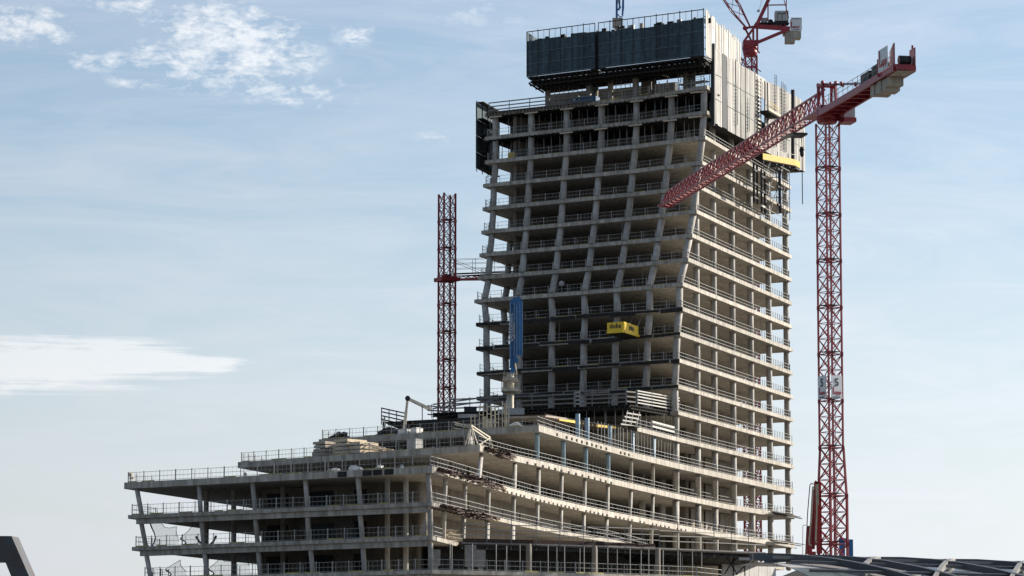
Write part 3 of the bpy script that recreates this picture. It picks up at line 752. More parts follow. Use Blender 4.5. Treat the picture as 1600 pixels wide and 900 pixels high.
MB().beam(p + oo * .6 + UP * ((cz1 - cz0) * .42), q + oo * .6 + UP * ((cz1 - cz0) * .42), .1, (cz1 - cz0) * .84).build('shade_backing', 'dark', t)  # added dark sheet that gives the gap between the screens its shade
a_, c_ = on_front(824) , on_front(1099); inw = Vector((-FD.y, FD.x, 0)); inw = inw if inw.y > 0 else -inw
ft = thing('formwork_table', 'dark formwork soffit carried under the net screens at the very top', 'formwork', a_)
MB().prism([x.to_2d() for x in (a_ + rd * 1.2, c_ + rd * 1.2, c_ + rd * 11, a_ + rd * 11)], cz0 - .62, cz0 - .5).build('deck_sheet', 'deck', ft)
b = MB()
for i in range(40): x = a_.lerp(c_, i / 39) - UP * .85; b.beam(x + rd * .8, x + rd * 9, .12, .26)
for k_ in (1.5, 4.5): b.beam(a_ + rd * k_ - UP * 1.1, c_ + rd * k_ - UP * 1.1, .16, .24)
o = b.build('joist', 'deck', ft); o['kind'] = 'stuff'
# left return of the short screen
p = on_front(823.5)
MB().beam(p + UP * ((cz1 - cz0) / 2), p + rd * 6 + UP * ((cz1 - cz0) / 2), .08, cz1 - cz0).build('side_panel', 'net', bpy.data.objects['net_screen'])
# sunlit side return of pale battens
q1 = K0 + FD * -.15
t = thing('batten_screen', 'sunlit pale ribbed screen turning the top corner, ragged upper edge', 'screen', q1)
Hn = cz1 - cz0; LR = 23.5; n = 40
for i in range(n):
    s0 = LR * i / n; s1 = LR * (i + .93) / n; a, c = q1 + rd * s0, q1 + rd * s1
    h1 = Hn - (R(0, .9) if i > 2 else 0); off = Vector((.95, -.29, 0)) * R(-.06, .06)
    if 7 <= i <= 9: continue
    z0 = R(0, .3)
    MB().beam(a + off + UP * ((z0 + h1) / 2), c + off + UP * ((z0 + h1) / 2), .07, h1 - z0).build('batten', random.choice(['screen', 'screen', 'screen', 'screen', 'timber']), t)
a, c = q1 + rd * (LR * 7 / n), q1 + rd * (LR * 9.95 / n)
MB().beam(a + UP * (Hn * .37), c + UP * (Hn * .37), .07, Hn * .70).build('white_sheet', 'sign', t)
MB().beam(a + UP * (Hn * .86), c + UP * (Hn * .86), .07, Hn * .26).build('batten', 'screen', t)
MB().beam(q1 - Vector((1.2, -.36, .1)), q1 + rd * LR - Vector((1.2, -.36, .1)), 2.2, .16).build('platform', 'deck', t)
for hh in (.15, .4, .62, .85): MB().beam(q1 - Vector((.12, -.04, 0)) + UP * Hn * hh, q1 - Vector((.12, -.04, 0)) + rd * LR + UP * Hn * hh, .1).build('waler', 'timber', t)
# --- the big pale screen on the right face
rv = (RR - C0).normalized(); RV3 = Vector((rv.x, rv.y, 0)); RN = Vector((rv.y, -rv.x, 0))
Q0 = Vector((C0.x, C0.y, 0)) + RN * 2.0
def on_right(u, z):
    lo, hi = -10, 90
    for _ in range(50):
        m = (lo + hi) / 2; x = Q0 + RV3 * m; x.z = z
        if upix(x) < u: lo = m
        else: hi = m
    x = Q0 + RV3 * lo; x.z = z; return x
sz0, sz1 = zv(193, 494.4), zv(75, 494.4)
t = thing('sheet_screen', 'tall pale sheet-clad climbing screen covering the sunlit face near the top', 'screen', on_right(1114, sz0))
us = [1115.5, 1121, 1127.5, 1136.5, 1143, 1148.5, 1156.5, 1164, 1171, 1178.5, 1183, 1196, 1203, 1210, 1217, 1226, 1235.5, 1241, 1246, 1251, 1257]
gaps = {(1127.5, 1136.5), (1183, 1196)}
for a, c in zip(us, us[1:]):
    zm = (sz0 + sz1) / 2
    if (a, c) in gaps:
        if a < 1130:
            p = on_right((a + c) / 2, sz0) - RN * .1; MB().beam(p - UP * .3, p + UP * (sz1 - sz0 + 0.3), 1.6, .5).build('dark_post', 'dark', t) if False else MB().beam(on_right(a + 1.0, zm) - RN * .15, on_right(c - .6, zm) - RN * .15, .3, sz1 - sz0 - .2).build('dark_post', 'dark', t)
        continue
    top = sz1 - {1127.5: 0}.get(a, 0) - R(0, .25); bot = sz0 + R(-.1, .1)
    if a > 1205: top += .2
    off = RN * R(-.05, .05)
    pn = MB().beam(on_right(a + .12, (top + bot) / 2) + off, on_right(c - .12, (top + bot) / 2) + off, .08, top - bot).build('sheet_panel', 'screen', t)
    b = MB(); P0, P1 = on_right(a + .12, bot), on_right(c - .12, bot); L = (P1 - P0).length; k = max(2, int(L / .55))
    for i in range(1, k): x = P0.lerp(P1, i / k) + off + RN * .06; b.beam(x + UP * .05, x + UP * (top - bot - .05), .05, .05)
    b.build('panel_rib', 'screen', pn)
    for hh in (.33, .66): x = on_right(a + .12, bot + (top - bot) * hh) + RN * .09; MB().beam(x, on_right(c - .12, bot + (top - bot) * hh) + RN * .09, .03, .06).build('seam', 'netline', pn)
for u in (1112.5, 1237.5):
    MB().beam(on_right(u, sz0 - .6) + RN * .15, on_right(u, sz1 + (.4 if u < 1200 else .9)) + RN * .15, .55, .45).build('dark_post', 'dark', t)
for u in (1148.5, 1156.5, 1164, 1178.5): MB().beam(on_right(u, sz0 - .2) + RN * .12, on_right(u, sz1 + .2) + RN * .12, .09).build('thin_post', 'dark', t)
for u, z1 in ((1147, 96), (1166, 95), (1208.5, sz1 + 1.6), (1219, sz1 + 1.1), (1223.5, sz1 + .9)):
    z1 = z1 if z1 > 97 else z1; p = on_right(u, sz0 + 1.5) + RN * .25; q = on_right(u, min(z1, 200)) + RN * .25; d = RV3 * .9
    if u < 1200: q.z = sz0 + (8.2 if u < 1150 else 6.8)
    b = MB().beam(p, q, .07).beam(p + d, q + d, .07); k = int((q.z - p.z) / .55)
    for i in range(k): b.beam(p + UP * (i * .55), p + d + UP * (i * .55), .05, .07)
    b.build('ladder', 'dark' if u > 1200 else 'netline', t)
for z0_, z1_ in ((sz1 - 3.4, sz1 - .1), (sz0, sz0 + 2.2)): MB().beam(on_right(1183.1, (z0_ + z1_) / 2), on_right(1195.9, (z0_ + z1_) / 2), .08, z1_ - z0_).build('sheet_panel', 'screen', t)
# opening with hanging platform
p = on_right(1183, sz0) ; q = on_right(1196, sz0)
MB().beam(p - RN * 1.0 + UP * 6, q - RN * 1.0 + UP * 6, .1, 12).build('shade_backing', 'dark', t)  # added dark sheet standing in for the shade inside the opening
b = MB()
for i in range(16):
    z = 1.2 + i * .62; b.beam(on_right(1181.5, sz0 + z) + RN * .3, on_right(1185, sz0 + z) + RN * .3, .12, .22)
b.build('ladder', 'pale', t)
for u in (1180, 1186, 1192, 1196.5): MB().beam(on_right(u, sz0 + .5) + RN * .3, on_right(u, sz0 + 11) + RN * .3, .14).build('thin_post', 'dark', t)
h0 = on_right(1187, sz0 + 5.6)
MB().box(h0 + RN * .9 + RV3 * 2.3, RN * 1.7, RV3 * 6.5, UP * .25).build('hanging_platform', 'deck', t)
MB().box(h0 + RN * 1.75 + RV3 * 2.3 + UP * .3, RN * .06, RV3 * 6.5, UP * .35).build('hanging_rail', 'timber_new', t)
for z in (1.0, 1.5): MB().beam(h0 + RN * 1.75 - RV3 * .9 + UP * z, h0 + RN * 1.75 + RV3 * 5.5 + UP * z, .06).build('hanging_rail', 'yellow', t)
MB().box(on_right(1186, sz0 - .2) - RN * .9 + RV3 * 0, RN * 2, RV3 * 1, UP * .1).build('platform', 'deck', t)
MB().beam(on_right(1116, sz0 + .1) - RN * .85, on_right(1256, sz0 + .1) - RN * .85, 1.5, .15).build('platform', 'deck', t)
# end return of the sheet screen
p = on_right(1257, (sz0 + sz1) / 2); MB().beam(p, p - RN * 6, .08, sz1 - sz0).build('sheet_panel', 'screen', t)
# --- narrow dark screen on the left end
p = Vector((-5.65, 515.6, 0)); z0, z1 = zv(262, 515), zv(158.5, 515)
t = thing('net_screen', 'narrow dark net screen seen edge-on at the left end near the top', 'screen', (p.x, p.y, z0))
for i in range(3):
    a, c = p + Vector((.29, .957, 0)) * (i * 3.0), p + Vector((.29, .957, 0)) * (i * 3.0 + 2.95)
    for j in range(4):
        zz0 = z0 + (z1 - z0) * j / 4 + .05; zz1 = z0 + (z1 - z0) * (j + 1) / 4 - .05
        MB().beam(Vector((a.x, a.y, (zz0 + zz1) / 2)), Vector((c.x, c.y, (zz0 + zz1) / 2)), .08, zz1 - zz0).build('net_panel', 'net', t)
    MB().beam((a.x + .1, a.y, z0 - .5), (a.x + .1, a.y, z1 + .2), .14).build('post', 'dark', t)
for j in range(5): z = z0 + (z1 - z0) * j / 4; MB().beam((p.x + .7, p.y, z), (p.x + 3.2, p.y + 8.5, z), 1.1, .14).build('platform', 'deck', t)
# ================================================================== cranes
def lattice_mast(t, x, y, z0, z1, a, rot, sect=5.8, bay=1.93, leg=.17, br=.085, m='red', taper=None, platforms=True):
    ca, sa = math.cos(rot), math.sin(rot)
    def corner(i, z, aa): 
        dx, dy = ((-.5, -.5), (.5, -.5), (.5, .5), (-.5, .5))[i]; return Vector((x + (dx * ca - dy * sa) * aa, y + (dx * sa + dy * ca) * aa, z))
    A = taper or (lambda z: a)
    ns = max(1, round((z1 - z0) / sect)); hs = (z1 - z0) / ns; mesh = None
    for i in range(4):
        pts = [corner(i, z0 + (z1 - z0) * j / ns, A(z0 + (z1 - z0) * j / ns)) for j in range(ns + 1)]
        MB().path(pts, leg, leg, up=Vector((ca, sa, 0))).build('leg', m, t)
    nb = max(1, round(hs / bay))
    for s in range(ns):
        b = MB(); zb = z0 + hs * s
        for j in range(nb):
            za, zc_ = zb + hs * j / nb, zb + hs * (j + 1) / nb
            for i in range(4):
                k = (i + 1) % 4
                b.beam(corner(i, za, A(za)), corner(k, zc_, A(zc_)), br); b.beam(corner(k, za, A(za)), corner(i, zc_, A(zc_)), br)
                b.beam(corner(i, za, A(za)), corner(k, za, A(za)), br * (1.3 if j == 0 else .8))
        o = b.build('bracing', m, t)
        b = MB()                                                    # ladder and rest platform
        c0 = Vector((x, y, zb)); b.beam(c0 + Vector((.1, .3, 0)), c0 + Vector((.25, .3, hs)), .05).beam(c0 + Vector((.5, .3, 0)), c0 + Vector((.6, .3, hs)), .05)
        for j in range(int(hs / .6)): b.beam(c0 + Vector((.1, .3, j * .6)), c0 + Vector((.5, .3, j * .6)), .03)
        b.build('ladder', 'rail', t)
        if platforms:
            c = Vector((x, y, zb + .3)); MB().box(c, Vector((ca, sa, 0)) * a * .85, Vector((-sa, ca, 0)) * a * .85, UP * .08).build('rest_platform', 'dark', t)
        for i in range(4): p = corner(i, zb, A(zb)); MB().beam(p - UP * .22, p + UP * .22, leg * 1.7).build('joint_plate', m, t)
def place_text_panel(t, o, ex, ey, w, h, items, parent_name='sign_board', m='sign'):
    n = Vector(ex).cross(Vector(ey)).normalized()
    sb = MB().box(Vector(o) + Vector(ex) * w / 2 + Vector(ey) * h / 2, Vector(ex) * w, Vector(ey) * h, n * .06).build(parent_name, m, t)
    for body, size, x, y, mt in items: text(body, size, Vector(o) + Vector(ex) * x + Vector(ey) * y + n * .05, ex, ey, mt, sb, align='LEFT')
    return sb
# ---- right tower crane, number 5
MX, MY = 36.96, 385.0; ROT = rad(30.6); MA = 1.93
ZJ = zv(170, MY)
t = thing('tower_crane', 'dark red tower crane number 5, jib slanting across the sunlit face of the high-rise', 'crane', (MX, MY, GROUND))
ztap0, ztap1 = zv(775, MY), zv(700, MY)
def taper(z): return MA * (1 + .22 * min(1, max(0, (ztap1 - z) / (ztap1 - ztap0))))
lattice_mast(t, MX + .12, MY, GROUND, ztap0, MA * 1.22, ROT, leg=.24, br=.10)
lattice_mast(t, MX + .1, MY, ztap0, ztap1, MA, ROT, leg=.21, br=.10, taper=taper)
zring = zv(193, MY)
lattice_mast(t, MX + .05, MY, ztap1, zring, MA, ROT, leg=.18, br=.085)
JD = Vector((-.1944, .981, 0)); JW = Vector((.981, .1944, 0))
c = Vector((MX, MY, ZJ))
zr = zring - ZJ
MB().tube(c + UP * zr, c + UP * (zr + .4), 1.1, 24, 1.25).build('slewing_ring', 'red', t, smooth=True)
MB().tube(c + UP * (zr + .4), c - UP * .2, 1.25, 24).build('slewing_ring', 'red', t, smooth=True)
MB().box(c + UP * .0, JD * 2.4, JW * 2.2, UP * .5).build('turntable', 'red', t)
# tower head
hd = MB(); zh = zv(133, MY) - ZJ
for sx in (-.8, .8):
    hd.beam(c + JW * sx + JD * .9, c + JW * sx + JD * .75 + UP * zh, .26, .3); hd.beam(c + JW * sx - JD * 1.2, c + JW * sx * .9 - JD * 1.0 + UP * zh * .95, .26, .3)
    hd.beam(c + JW * sx + JD * .75 + UP * zh, c + JW * sx * .9 - JD * 1.0 + UP * zh * .95, .28, .3)
    hd.beam(c + JW * sx + JD * .8 + UP * zh * .55, c + JW * sx + JD * .1 + UP * zh * .95, .14); hd.beam(c + JW * sx - JD * 1.1 + UP * zh * .5, c + JW * sx - JD * .3 + UP * zh * .93, .14)
hd.beam(c - JW * .8 + JD * .75 + UP * zh, c + JW * .8 + JD * .75 + UP * zh, .3); hd.beam(c - JW * .8 - JD * 1 + UP * zh * .95, c + JW * .8 - JD * 1 + UP * zh * .95, .3)
hd.build('tower_head', 'red', t)
for sx in (-.8, .8):
    for dd_ in (.75, -1.0): x = c + JD * dd_ + UP * (zh + .05) + JW * sx; MB().tube(x - JW * .15, x + JW * .15, .28, 12).build('pulley', 'red', t, smooth=True)
# jib: one top chord, two bottom chords
JL = 79.0; nb = 38
b = MB(); tops = []; 
def jh(s): return 2.45 - .4 * s / JL
chA = [c + JW * -.75 + JD * (1.2 + (JL - 1.2) * i / nb) for i in range(nb + 1)]; chB = [p + JW * 1.5 for p in chA]
tp_ = [c + JD * (1.2 + (JL - 1.2) * (i + .5) / nb) + UP * jh(JL * (i + .5) / nb) for i in range(nb)]
tp_ = [c + JD * .9 + UP * jh(0)] + tp_ 
MB().path(chA, .19, .2).build('bottom_chord', 'red', t); MB().path(chB, .19, .2).build('bottom_chord', 'red', t)
MB().path(tp_, .22, .22).build('top_chord', 'red', t)
per = 4
for s in range(0, nb, per):
    b = MB()
    for i in range(s, min(s + per, nb)):
        T = tp_[i + 1]
        for ch in (chA, chB): b.beam(ch[i], T, .10); b.beam(T, ch[i + 1], .10)
        b.beam(chA[i], chB[i], .08); b.beam(chA[i], chB[i + 1], .07)
        b.beam(T - JD * .0, tp_[i], .05)
    b.build('jib_section', 'red', t)
e = c + JD * JL; MB().beam(chA[-1], chB[-1], .2).beam(chA[-1], tp_[-1], .14).beam(chB[-1], tp_[-1], .14).beam(e + UP * .1, e + UP * 1.9, .16).box(e + UP * .2 + JD * .4, JD * 1.2, JW * 1.9, UP * .25).build('jib_tip', 'red', t)
MB().box(c + JD * 3.5 - UP * .05, JD * 6.5, JW * 1.7, UP * .32).build('jib_foot', 'red', t)
# counter jib, hung a little below the jib
c = c - UP * .75; CJ = -JD; CL = 29.4
for sx in (-1.15, 1.15): MB().beam(c + JW * sx + CJ * .8 + UP * .05, c + JW * sx + CJ * CL + UP * .05, .28, .72).build('girder', 'red', t)
for i in range(12):
    x = c + CJ * (2.5 + i * 2.5) + UP * -.02; MB().beam(x - JW * 1.1, x + JW * 1.1, .2, .5).build('cross_beam', 'red', t)
    if i < 11: MB().beam(x - JW * 1.05, x + JW * 1.05 + CJ * 2.5, .1).build('cross_brace', 'red', t)
MB().box(c + CJ * 15 + UP * .45, CJ * 28, JW * 2.2, UP * .06).build('walkway', 'dark', t)
MB().box(c + CJ * 27.8 + UP * .06, CJ * 3.4, JW * 2.5, UP * .8).build('end_box', 'red', t)
MB().box(c + CJ * 28.4 + UP * -.37, CJ * 3.0, JW * 1.9, UP * .06).build('belly_plate', 'counter', t)
for sx in (-1.25, 1.25):
    b = MB()
    for i in range(14):
        x = c + CJ * (3 + i * 1.9) + JW * sx + UP * .42; b.beam(x, x + UP * 1.15, .05)
    for h in (.55, 1.1): b.beam(c + CJ * 3 + JW * sx + UP * (.42 + h), c + CJ * 28 + JW * sx + UP * (.42 + h), .045)
    b.build('guard_rail', 'rail', t)
for i, (s, h, dz) in enumerate([(20.8, 2.3, 0), (22.05, 2.2, 0), (23.3, 2.5, 0), (24.55, 2.6, 0), (25.8, 1.9, 0)]):
    MB().box(c + CJ * s - UP * (h * .26 + .33), CJ * 1.2, JW * (2.0 if i in (0, 2) else 1.7), UP * h * .52).build('counterweight', 'counter', t)
for s, l, h in ((18.0, 3.2, 1.1), (22.0, 3.0, 1.3)): MB().box(c + CJ * s + UP * (.5 + h / 2) + JW * -.3, CJ * l, JW * 1.3, UP * h).build('winch_cabinet', 'dark', t)
MB().tube(c + CJ * 29 + UP * 1.0 - JW * .5, c + CJ * 29 + UP * 1.0 + JW * .8, .5, 12).build('winch_drum', 'dark', t, smooth=True)
o = c + CJ * 24.6 - JW * 1.42 + UP * .30
sb = place_text_panel(t, o, CJ, UP, 3.3, 2.5, [('L', 2.6, .25, .55, 'redink'), ('upp', 1.35, 1.15, .55, 'redink'), ], 'sign_board')
MB().beam(o - JW * -.08 + CJ * -.25 - UP * .3, o + JW * .08 - CJ * .25 + UP * 1.6, .3).build('sign_post', 'red', t)
x = c + CJ * 28.9 + UP * 1.35; MB().add([x - CJ * 1.0 + JW * -1.2 - UP * 1.3, x - CJ * 1.0 + JW * -1.2 + UP * .7, x + CJ * .5 + JW * -1.2 + UP * 1.45, x + CJ * .5 + JW * -1.2 - UP * 1.3] + [x - CJ * 1.0 + JW * -1.05 - UP * 1.3, x - CJ * 1.0 + JW * -1.05 + UP * .7, x + CJ * .5 + JW * -1.05 + UP * 1.45, x + CJ * .5 + JW * -1.05 - UP * 1.3],
     [(3, 2, 1, 0), (4, 5, 6, 7), (0, 1, 5, 4), (1, 2, 6, 5), (2, 3, 7, 6), (3, 0, 4, 7)]).build('end_plate', 'red', t)
MB().box(x + JW * 1.1 - UP * .15, CJ * 1.8, JW * .12, UP * 2.2).build('end_plate', 'red', t)
MB().beam(x + JW * 1.1 + UP * .95, x + JW * 1.1 + UP * 1.35, .2).build('beacon', 'bright_red', t)
for sx in (-.7, .7):                                              # pendant bars with joints
    a0 = c - JD * 1 + JW * sx + UP * (zh * .95 + .75); a1 = c + CJ * 18 + JW * sx * 1.5 + UP * .5
    MB().beam(a0, a1, .11).build('pendant_bar', 'dark', t)
    for f in (.18, .45): x = a0.lerp(a1, f); MB().tube(x - JW * .12, x + JW * .12, .27, 12).build('pendant_joint', 'red', t, smooth=True)
# cab
cb = c + JW * 2.2 - UP * .25 + CJ * .9
MB().box(cb + UP * .35, CJ * 2.0, JW * 1.3, UP * 1.3).build('cab', 'grey', t); MB().box(cb - UP * .55, CJ * 2.4, JW * 1.5, UP * .5).build('cab_floor', 'red', t)
MB().box(cb + JW * -.2 + UP * 1.1, CJ * 2.2, JW * 1.5, UP * .12).build('cab_roof', 'red', t)
MB().box(cb - CJ * 1.02 + UP * .45, CJ * .05, JW * 1.1, UP * .8).build('cab_window', 'glass', t)
MB().beam(c + JW * 1.0 - UP * .5, cb, .4).build('cab_bracket', 'red', t)
# sign boards on the mast
def mc(i, z, aa): 
    dx, dy = ((-.5, -.5), (.5, -.5), (.5, .5), (-.5, .5))[i]; ca, sa = math.cos(ROT), math.sin(ROT); return Vector((MX + .05 + (dx * ca - dy * sa) * aa, MY + (dx * sa + dy * ca) * aa, z))
zs0 = zv(624, MY); hs = zv(588, MY) - zs0
items = [('5', 1.30, .42, hs - 1.22, 'ink'), ('L', 1.15, .12, .55, 'redink'), ('upp', .62, .47, .55, 'redink'), ('www.lupp.de', .21, .12, .14, 'ink')]
p0, p1 = mc(0, zs0, MA * 1.14), mc(1, zs0, MA * 1.14); d = (p1 - p0).normalized(); p0 = p0 + d * .42
place_text_panel(t, p0, d, UP, 1.5, hs, items)
p0, p1 = mc(3, zs0, MA * 1.14), mc(0, zs0, MA * 1.14); d = (p1 - p0).normalized(); p0 = p0 + d * .12
place_text_panel(t, p0, d, UP, 1.6, hs, [(a, b_, x + .08, y, m_) for a, b_, x, y, m_ in items])
# trolley and hook
tr = c + JD * 12.5 - UP * .3
MB().box(tr, JD * 2.6, JW * 1.8, UP * .25).build('trolley', 'dark', t); MB().box(tr - JW * 1.3 - UP * .2, JD * 3.2, JW * .7, UP * .1).build('trolley_basket', 'steel', t)
hx = Py(1253, 236, 397) ; hx.z = hx.z
hk = thing('crane_hook', 'dark hook block with a long chain hanging beside the yellow platform', 'hook', hx)
ztop = zv(205, 397)
MB().beam(hx + UP * .4, (hx.x - .1, hx.y, ztop), .06).build('rope', 'dark', hk); MB().beam(hx + UP * .4 + Vector((.25, 0, 0)), (hx.x + .2, hx.y, ztop), .06).build('rope', 'dark', hk)
MB().tube(hx - UP * .7, hx + UP * .1, .16, 10, .34).build('block', 'dark', hk, smooth=True); MB().tube(hx + UP * .1, hx + UP * .5, .34, 10, .2).build('block', 'dark', hk, smooth=True)
MB().beam(hx - UP * .6, hx - UP * 6.5, .10).build('chain', 'dark', hk)
# ---- left bare mast
LX, LY = -10.35, 525.0; ZL = zv(303, LY)
t = thing('crane_mast', 'bare dark red lattice mast without jib, tied to the left side of the high-rise', 'crane', (LX, LY, GROUND))
lattice_mast(t, LX, LY, GROUND, ZL, 2.02, rad(26), leg=.24, br=.10, sect=4.4, bay=2.2, m='mast_red')
zc_ = zv(437, LY); ca, sa = math.cos(rad(26)), math.sin(rad(26))
A1, A2 = Vector((ca, sa, 0)), Vector((-sa, ca, 0)); c = Vector((LX, LY, zc_))
b = MB()
for s in (-1.35, 1.35): b.beam(c + A1 * s - A2 * 1.6, c + A1 * s + A2 * 1.6, .3, .6).beam(c + A2 * s - A1 * 1.6, c + A2 * s + A1 * 1.6, .3, .6)
b.build('collar', 'mast_red', t)
ends = [Vector((4.3, 529, zc_ + .1)), Vector((7.5, 533, zc_ + .1)), Vector((.0, 520, zc_ - .2))]
for s, e in zip((c + A1 * 1.3 + A2 * .9, c + A1 * 1.3 + A2 * .3, c + A1 * 1.3 - A2 * .9), ends):
    b = MB(); d = (e - s); n = 9
    if e is ends[2]: b.beam(s, e, .3)
    else:
        for k in range(n):
            p, q = s + d * (k / n), s + d * ((k + 1) / n)
            for h in (0, .7): b.beam(p + UP * (h + .5 * k / n * 2), q + UP * (h + .5 * (k + 1) / n * 2), .16)
            b.beam(p + UP * (k / n), q + UP * (.7 + (k + 1) / n), .1); b.beam(p + UP * (.7 + k / n), q + UP * ((k + 1) / n), .1)
    b.build('tie_strut', 'mast_red', t)
w0, w1 = c + A1 * 1.4 + UP * 1.0, Vector((6, 531, zc_ + 2.3)); d = w1 - w0; n_ = Vector((.3, -.95, 0))
MB().beam(w0, w1, 1.0, .15).build('walkway', 'dark', t)
for sgn in (-.5, .5):
    b = MB()
    for i in range(6): x = w0 + d * (i / 5) + n_ * sgn * 1.6; b.beam(x, x + UP * 2.3, .07)
    for h in (.8, 1.6, 2.3): b.beam(w0 + n_ * sgn * 1.6 + UP * h, w1 + n_ * sgn * 1.6 + UP * h, .05)
    b.beam(w0 + n_ * sgn * 1.6 + UP * 2.0, w0 + d * .3 + n_ * sgn * 1.6, .06); b.beam(w0 + d * .4 + n_ * sgn * 1.6 + UP * 2.3, w0 + d * .7 + n_ * sgn * 1.6, .06)
    b.build('guard_rail', 'steel', t)
# ---- luffing crane behind the top
VX, VY = 40.1, 555.0
t = thing('luffing_crane', 'red luffing crane rising behind the top of the high-rise, grey cabinet on its counter jib', 'crane', (VX, VY, GROUND))
zq = zv(85, VY)
lattice_mast(t, VX, VY, GROUND, zq - .3, 2.1, rad(20), leg=.24, br=.12, m='red')
def W(u, v, dy=0): return Py(u, v, VY + dy)
c = W(1172, 80)
MB().tube(W(1172, 88), W(1172, 77), 1.1, 24, 1.35).build('slewing_ring', 'red', t, smooth=True)
MB().tube(W(1172, 77), W(1172, 73), 1.35, 24).build('slewing_ring', 'red', t, smooth=True)
X1 = Vector((1, 0, 0)); Y1 = Vector((0, 1, 0))
MB().box(W(1172, 69), X1 * 2.5, Y1 * 2.5, UP * .95).build('turntable', 'red', t)
pv = W(1180, 42)
for dy in (-1.1, 1.1):
    MB().beam(W(1163, 64, dy), W(1181, 39, dy), .38).build('frame_leg', 'red', t)
    MB().beam(W(1177, 65, dy), W(1177, 44, dy), .34).build('frame_leg', 'red', t)
    MB().beam(W(1183, 65, dy), W(1183, 40, dy), .34).build('frame_leg', 'red', t)
    MB().beam(W(1182, 67, dy), W(1232, 46, dy), .5, .5).build('strut', 'red', t)
    MB().beam(W(1181, 42, dy), W(1202, -3, dy), .75, .6).build('a_frame', 'red', t)
    MB().beam(W(1202, -3, dy), W(1216, -34, dy), .7, .6).build('a_frame', 'red', t)
    MB().beam(W(1178, 41, dy), W(1234, 45, dy), .4, .75).build('girder', 'red', t)
    MB().beam(W(1232.5, 28, dy), W(1216, -34, dy), .12).build('stay_bar', 'red', t)
    MB().beam(W(1200, 33, dy), W(1200, 8, dy), .2).beam(W(1200, 8, dy), W(1228.5, 7.5, dy), .18).beam(W(1228.5, 18, dy), W(1228.5, -12, dy), .16).build('gantry', 'red', t)
for i in range(7): x = W(1184 + i * 7, 42); MB().beam(x - Y1 * 1.1, x + Y1 * 1.1, .2, .35).build('cross_beam', 'red', t)
MB().box(W(1206, 37.5), X1 * 5.8, Y1 * 2.4, UP * .1).build('walkway', 'dark', t)
MB().box(W(1221, 26.5), X1 * 2.25, Y1 * 2.2, UP * 1.7).build('machine_cabinet', 'grey', t)
b = MB()
for u in (1215, 1222): b.beam(W(u, 31, -1.15), W(u, 21, -1.15), .12, .05).beam(W(u, 21, -1.15), W(u + 6, 20.5, -1.15), .05, .14)
b.build('cabinet_trim', 'dark', bpy.data.objects['machine_cabinet'])
MB().box(W(1218, 38), X1 * 2.4, Y1 * 2.0, UP * .5).build('cabinet_base', 'dark', t)
MB().box(W(1194, 33), X1 * 1.0, Y1 * 1.4, UP * .9).build('motor', 'grey', t); MB().tube(W(1204, 34, -.8), W(1204, 34, .8), .45, 12).build('winch_drum', 'dark', t, smooth=True)
MB().tube(W(1185, 17, -1.4), W(1185, 17, -1.1), .25, 12).build('pulley', 'grey', t, smooth=True)
o = W(1234.5, 48.5, -1.35); place_text_panel(t, o, X1, UP, 1.95, 2.0, [('L', 1.55, .05, .55, 'redink'), ('upp', .72, .52, .55, 'redink'), ('www.lupp.de', .26, .2, .15, 'ink')])
MB().box(W(1243.5, 39, .2), X1 * 1.8, Y1 * 2.6, UP * 2.0).build('counterweight_casing', 'grey', t)
MB().box(W(1243, 55), X1 * 1.7, Y1 * 2.4, UP * 1.3).build('counterweight', 'counter', t); MB().box(W(1234, 58.5), X1 * 1.6, Y1 * 2.2, UP * 2.0).build('counterweight', 'counter', t)
MB().box(W(1226, 52), X1 * .6, Y1 * 1.6, UP * .8).build('counterweight', 'counter', t)
# luffing jib
s, e = W(1170, 44), W(1170 - 400, 44 - 600, 0); d = (e - s).normalized(); L = 46.; px = d.cross(Y1).normalized()
b0 = []
for (i, j) in ((-1, -1), (1, -1), (1, 1), (-1, 1)): b0.append((px * i * .85, Y1 * j * .75))
nb = 20
for k, (a, q) in enumerate(b0):
    MB().path([s + (a + q) * .35, s + d * 4 + a + q, s + d * (L - 4) + a + q, s + d * L + (a + q) * .3], .16).build('jib_chord', 'red', t)
for s0 in range(0, nb, 4):
    b = MB()
    for k in range(s0, s0 + 4):
        p0, p1 = s + d * (2 + (L - 5) * k / nb), s + d * (2 + (L - 5) * (k + 1) / nb); w0 = .7 if k == 0 else 1
        for i in range(4):
            a, q = b0[i]; a2, q2 = b0[(i + 1) % 4]; 
            if k % 2: a, q, a2, q2 = a2, q2, a, q
            b.beam(p0 + (a + q) * w0, p1 + a2 + q2, .08)
    b.build('jib_bracing', 'red', t)
MB().beam(W(1164, 44, -.9), W(1182, 41, -.9), .35).beam(W(1164, 44, .9), W(1182, 41, .9), .35).beam(W(1164, 44, 0), W(1174, 64, 0), .3).build('jib_seat', 'red', t)
MB().tube(W(1164, 44, -1.1), W(1164, 44, 1.1), .4, 12).build('jib_pivot', 'red', t, smooth=True)
MB().beam(W(1186, 16), W(1196, -20), .05).build('rope', 'dark', t); MB().beam(W(1216, -34), s + d * 40, .05).build('rope', 'dark', t)
# jack-up frame under the slewing ring
for dy in (-1.3, 1.3): MB().beam(W(1184, 62, dy), W(1184, 78, dy), .2).beam(W(1163, 105, dy), W(1182, 104, dy), .3).beam(W(1180, 75, dy), W(1187, 83, dy), .2).beam(W(1178, 104, dy), W(1189, 112, dy), .15).build('climbing_frame', 'red', t)
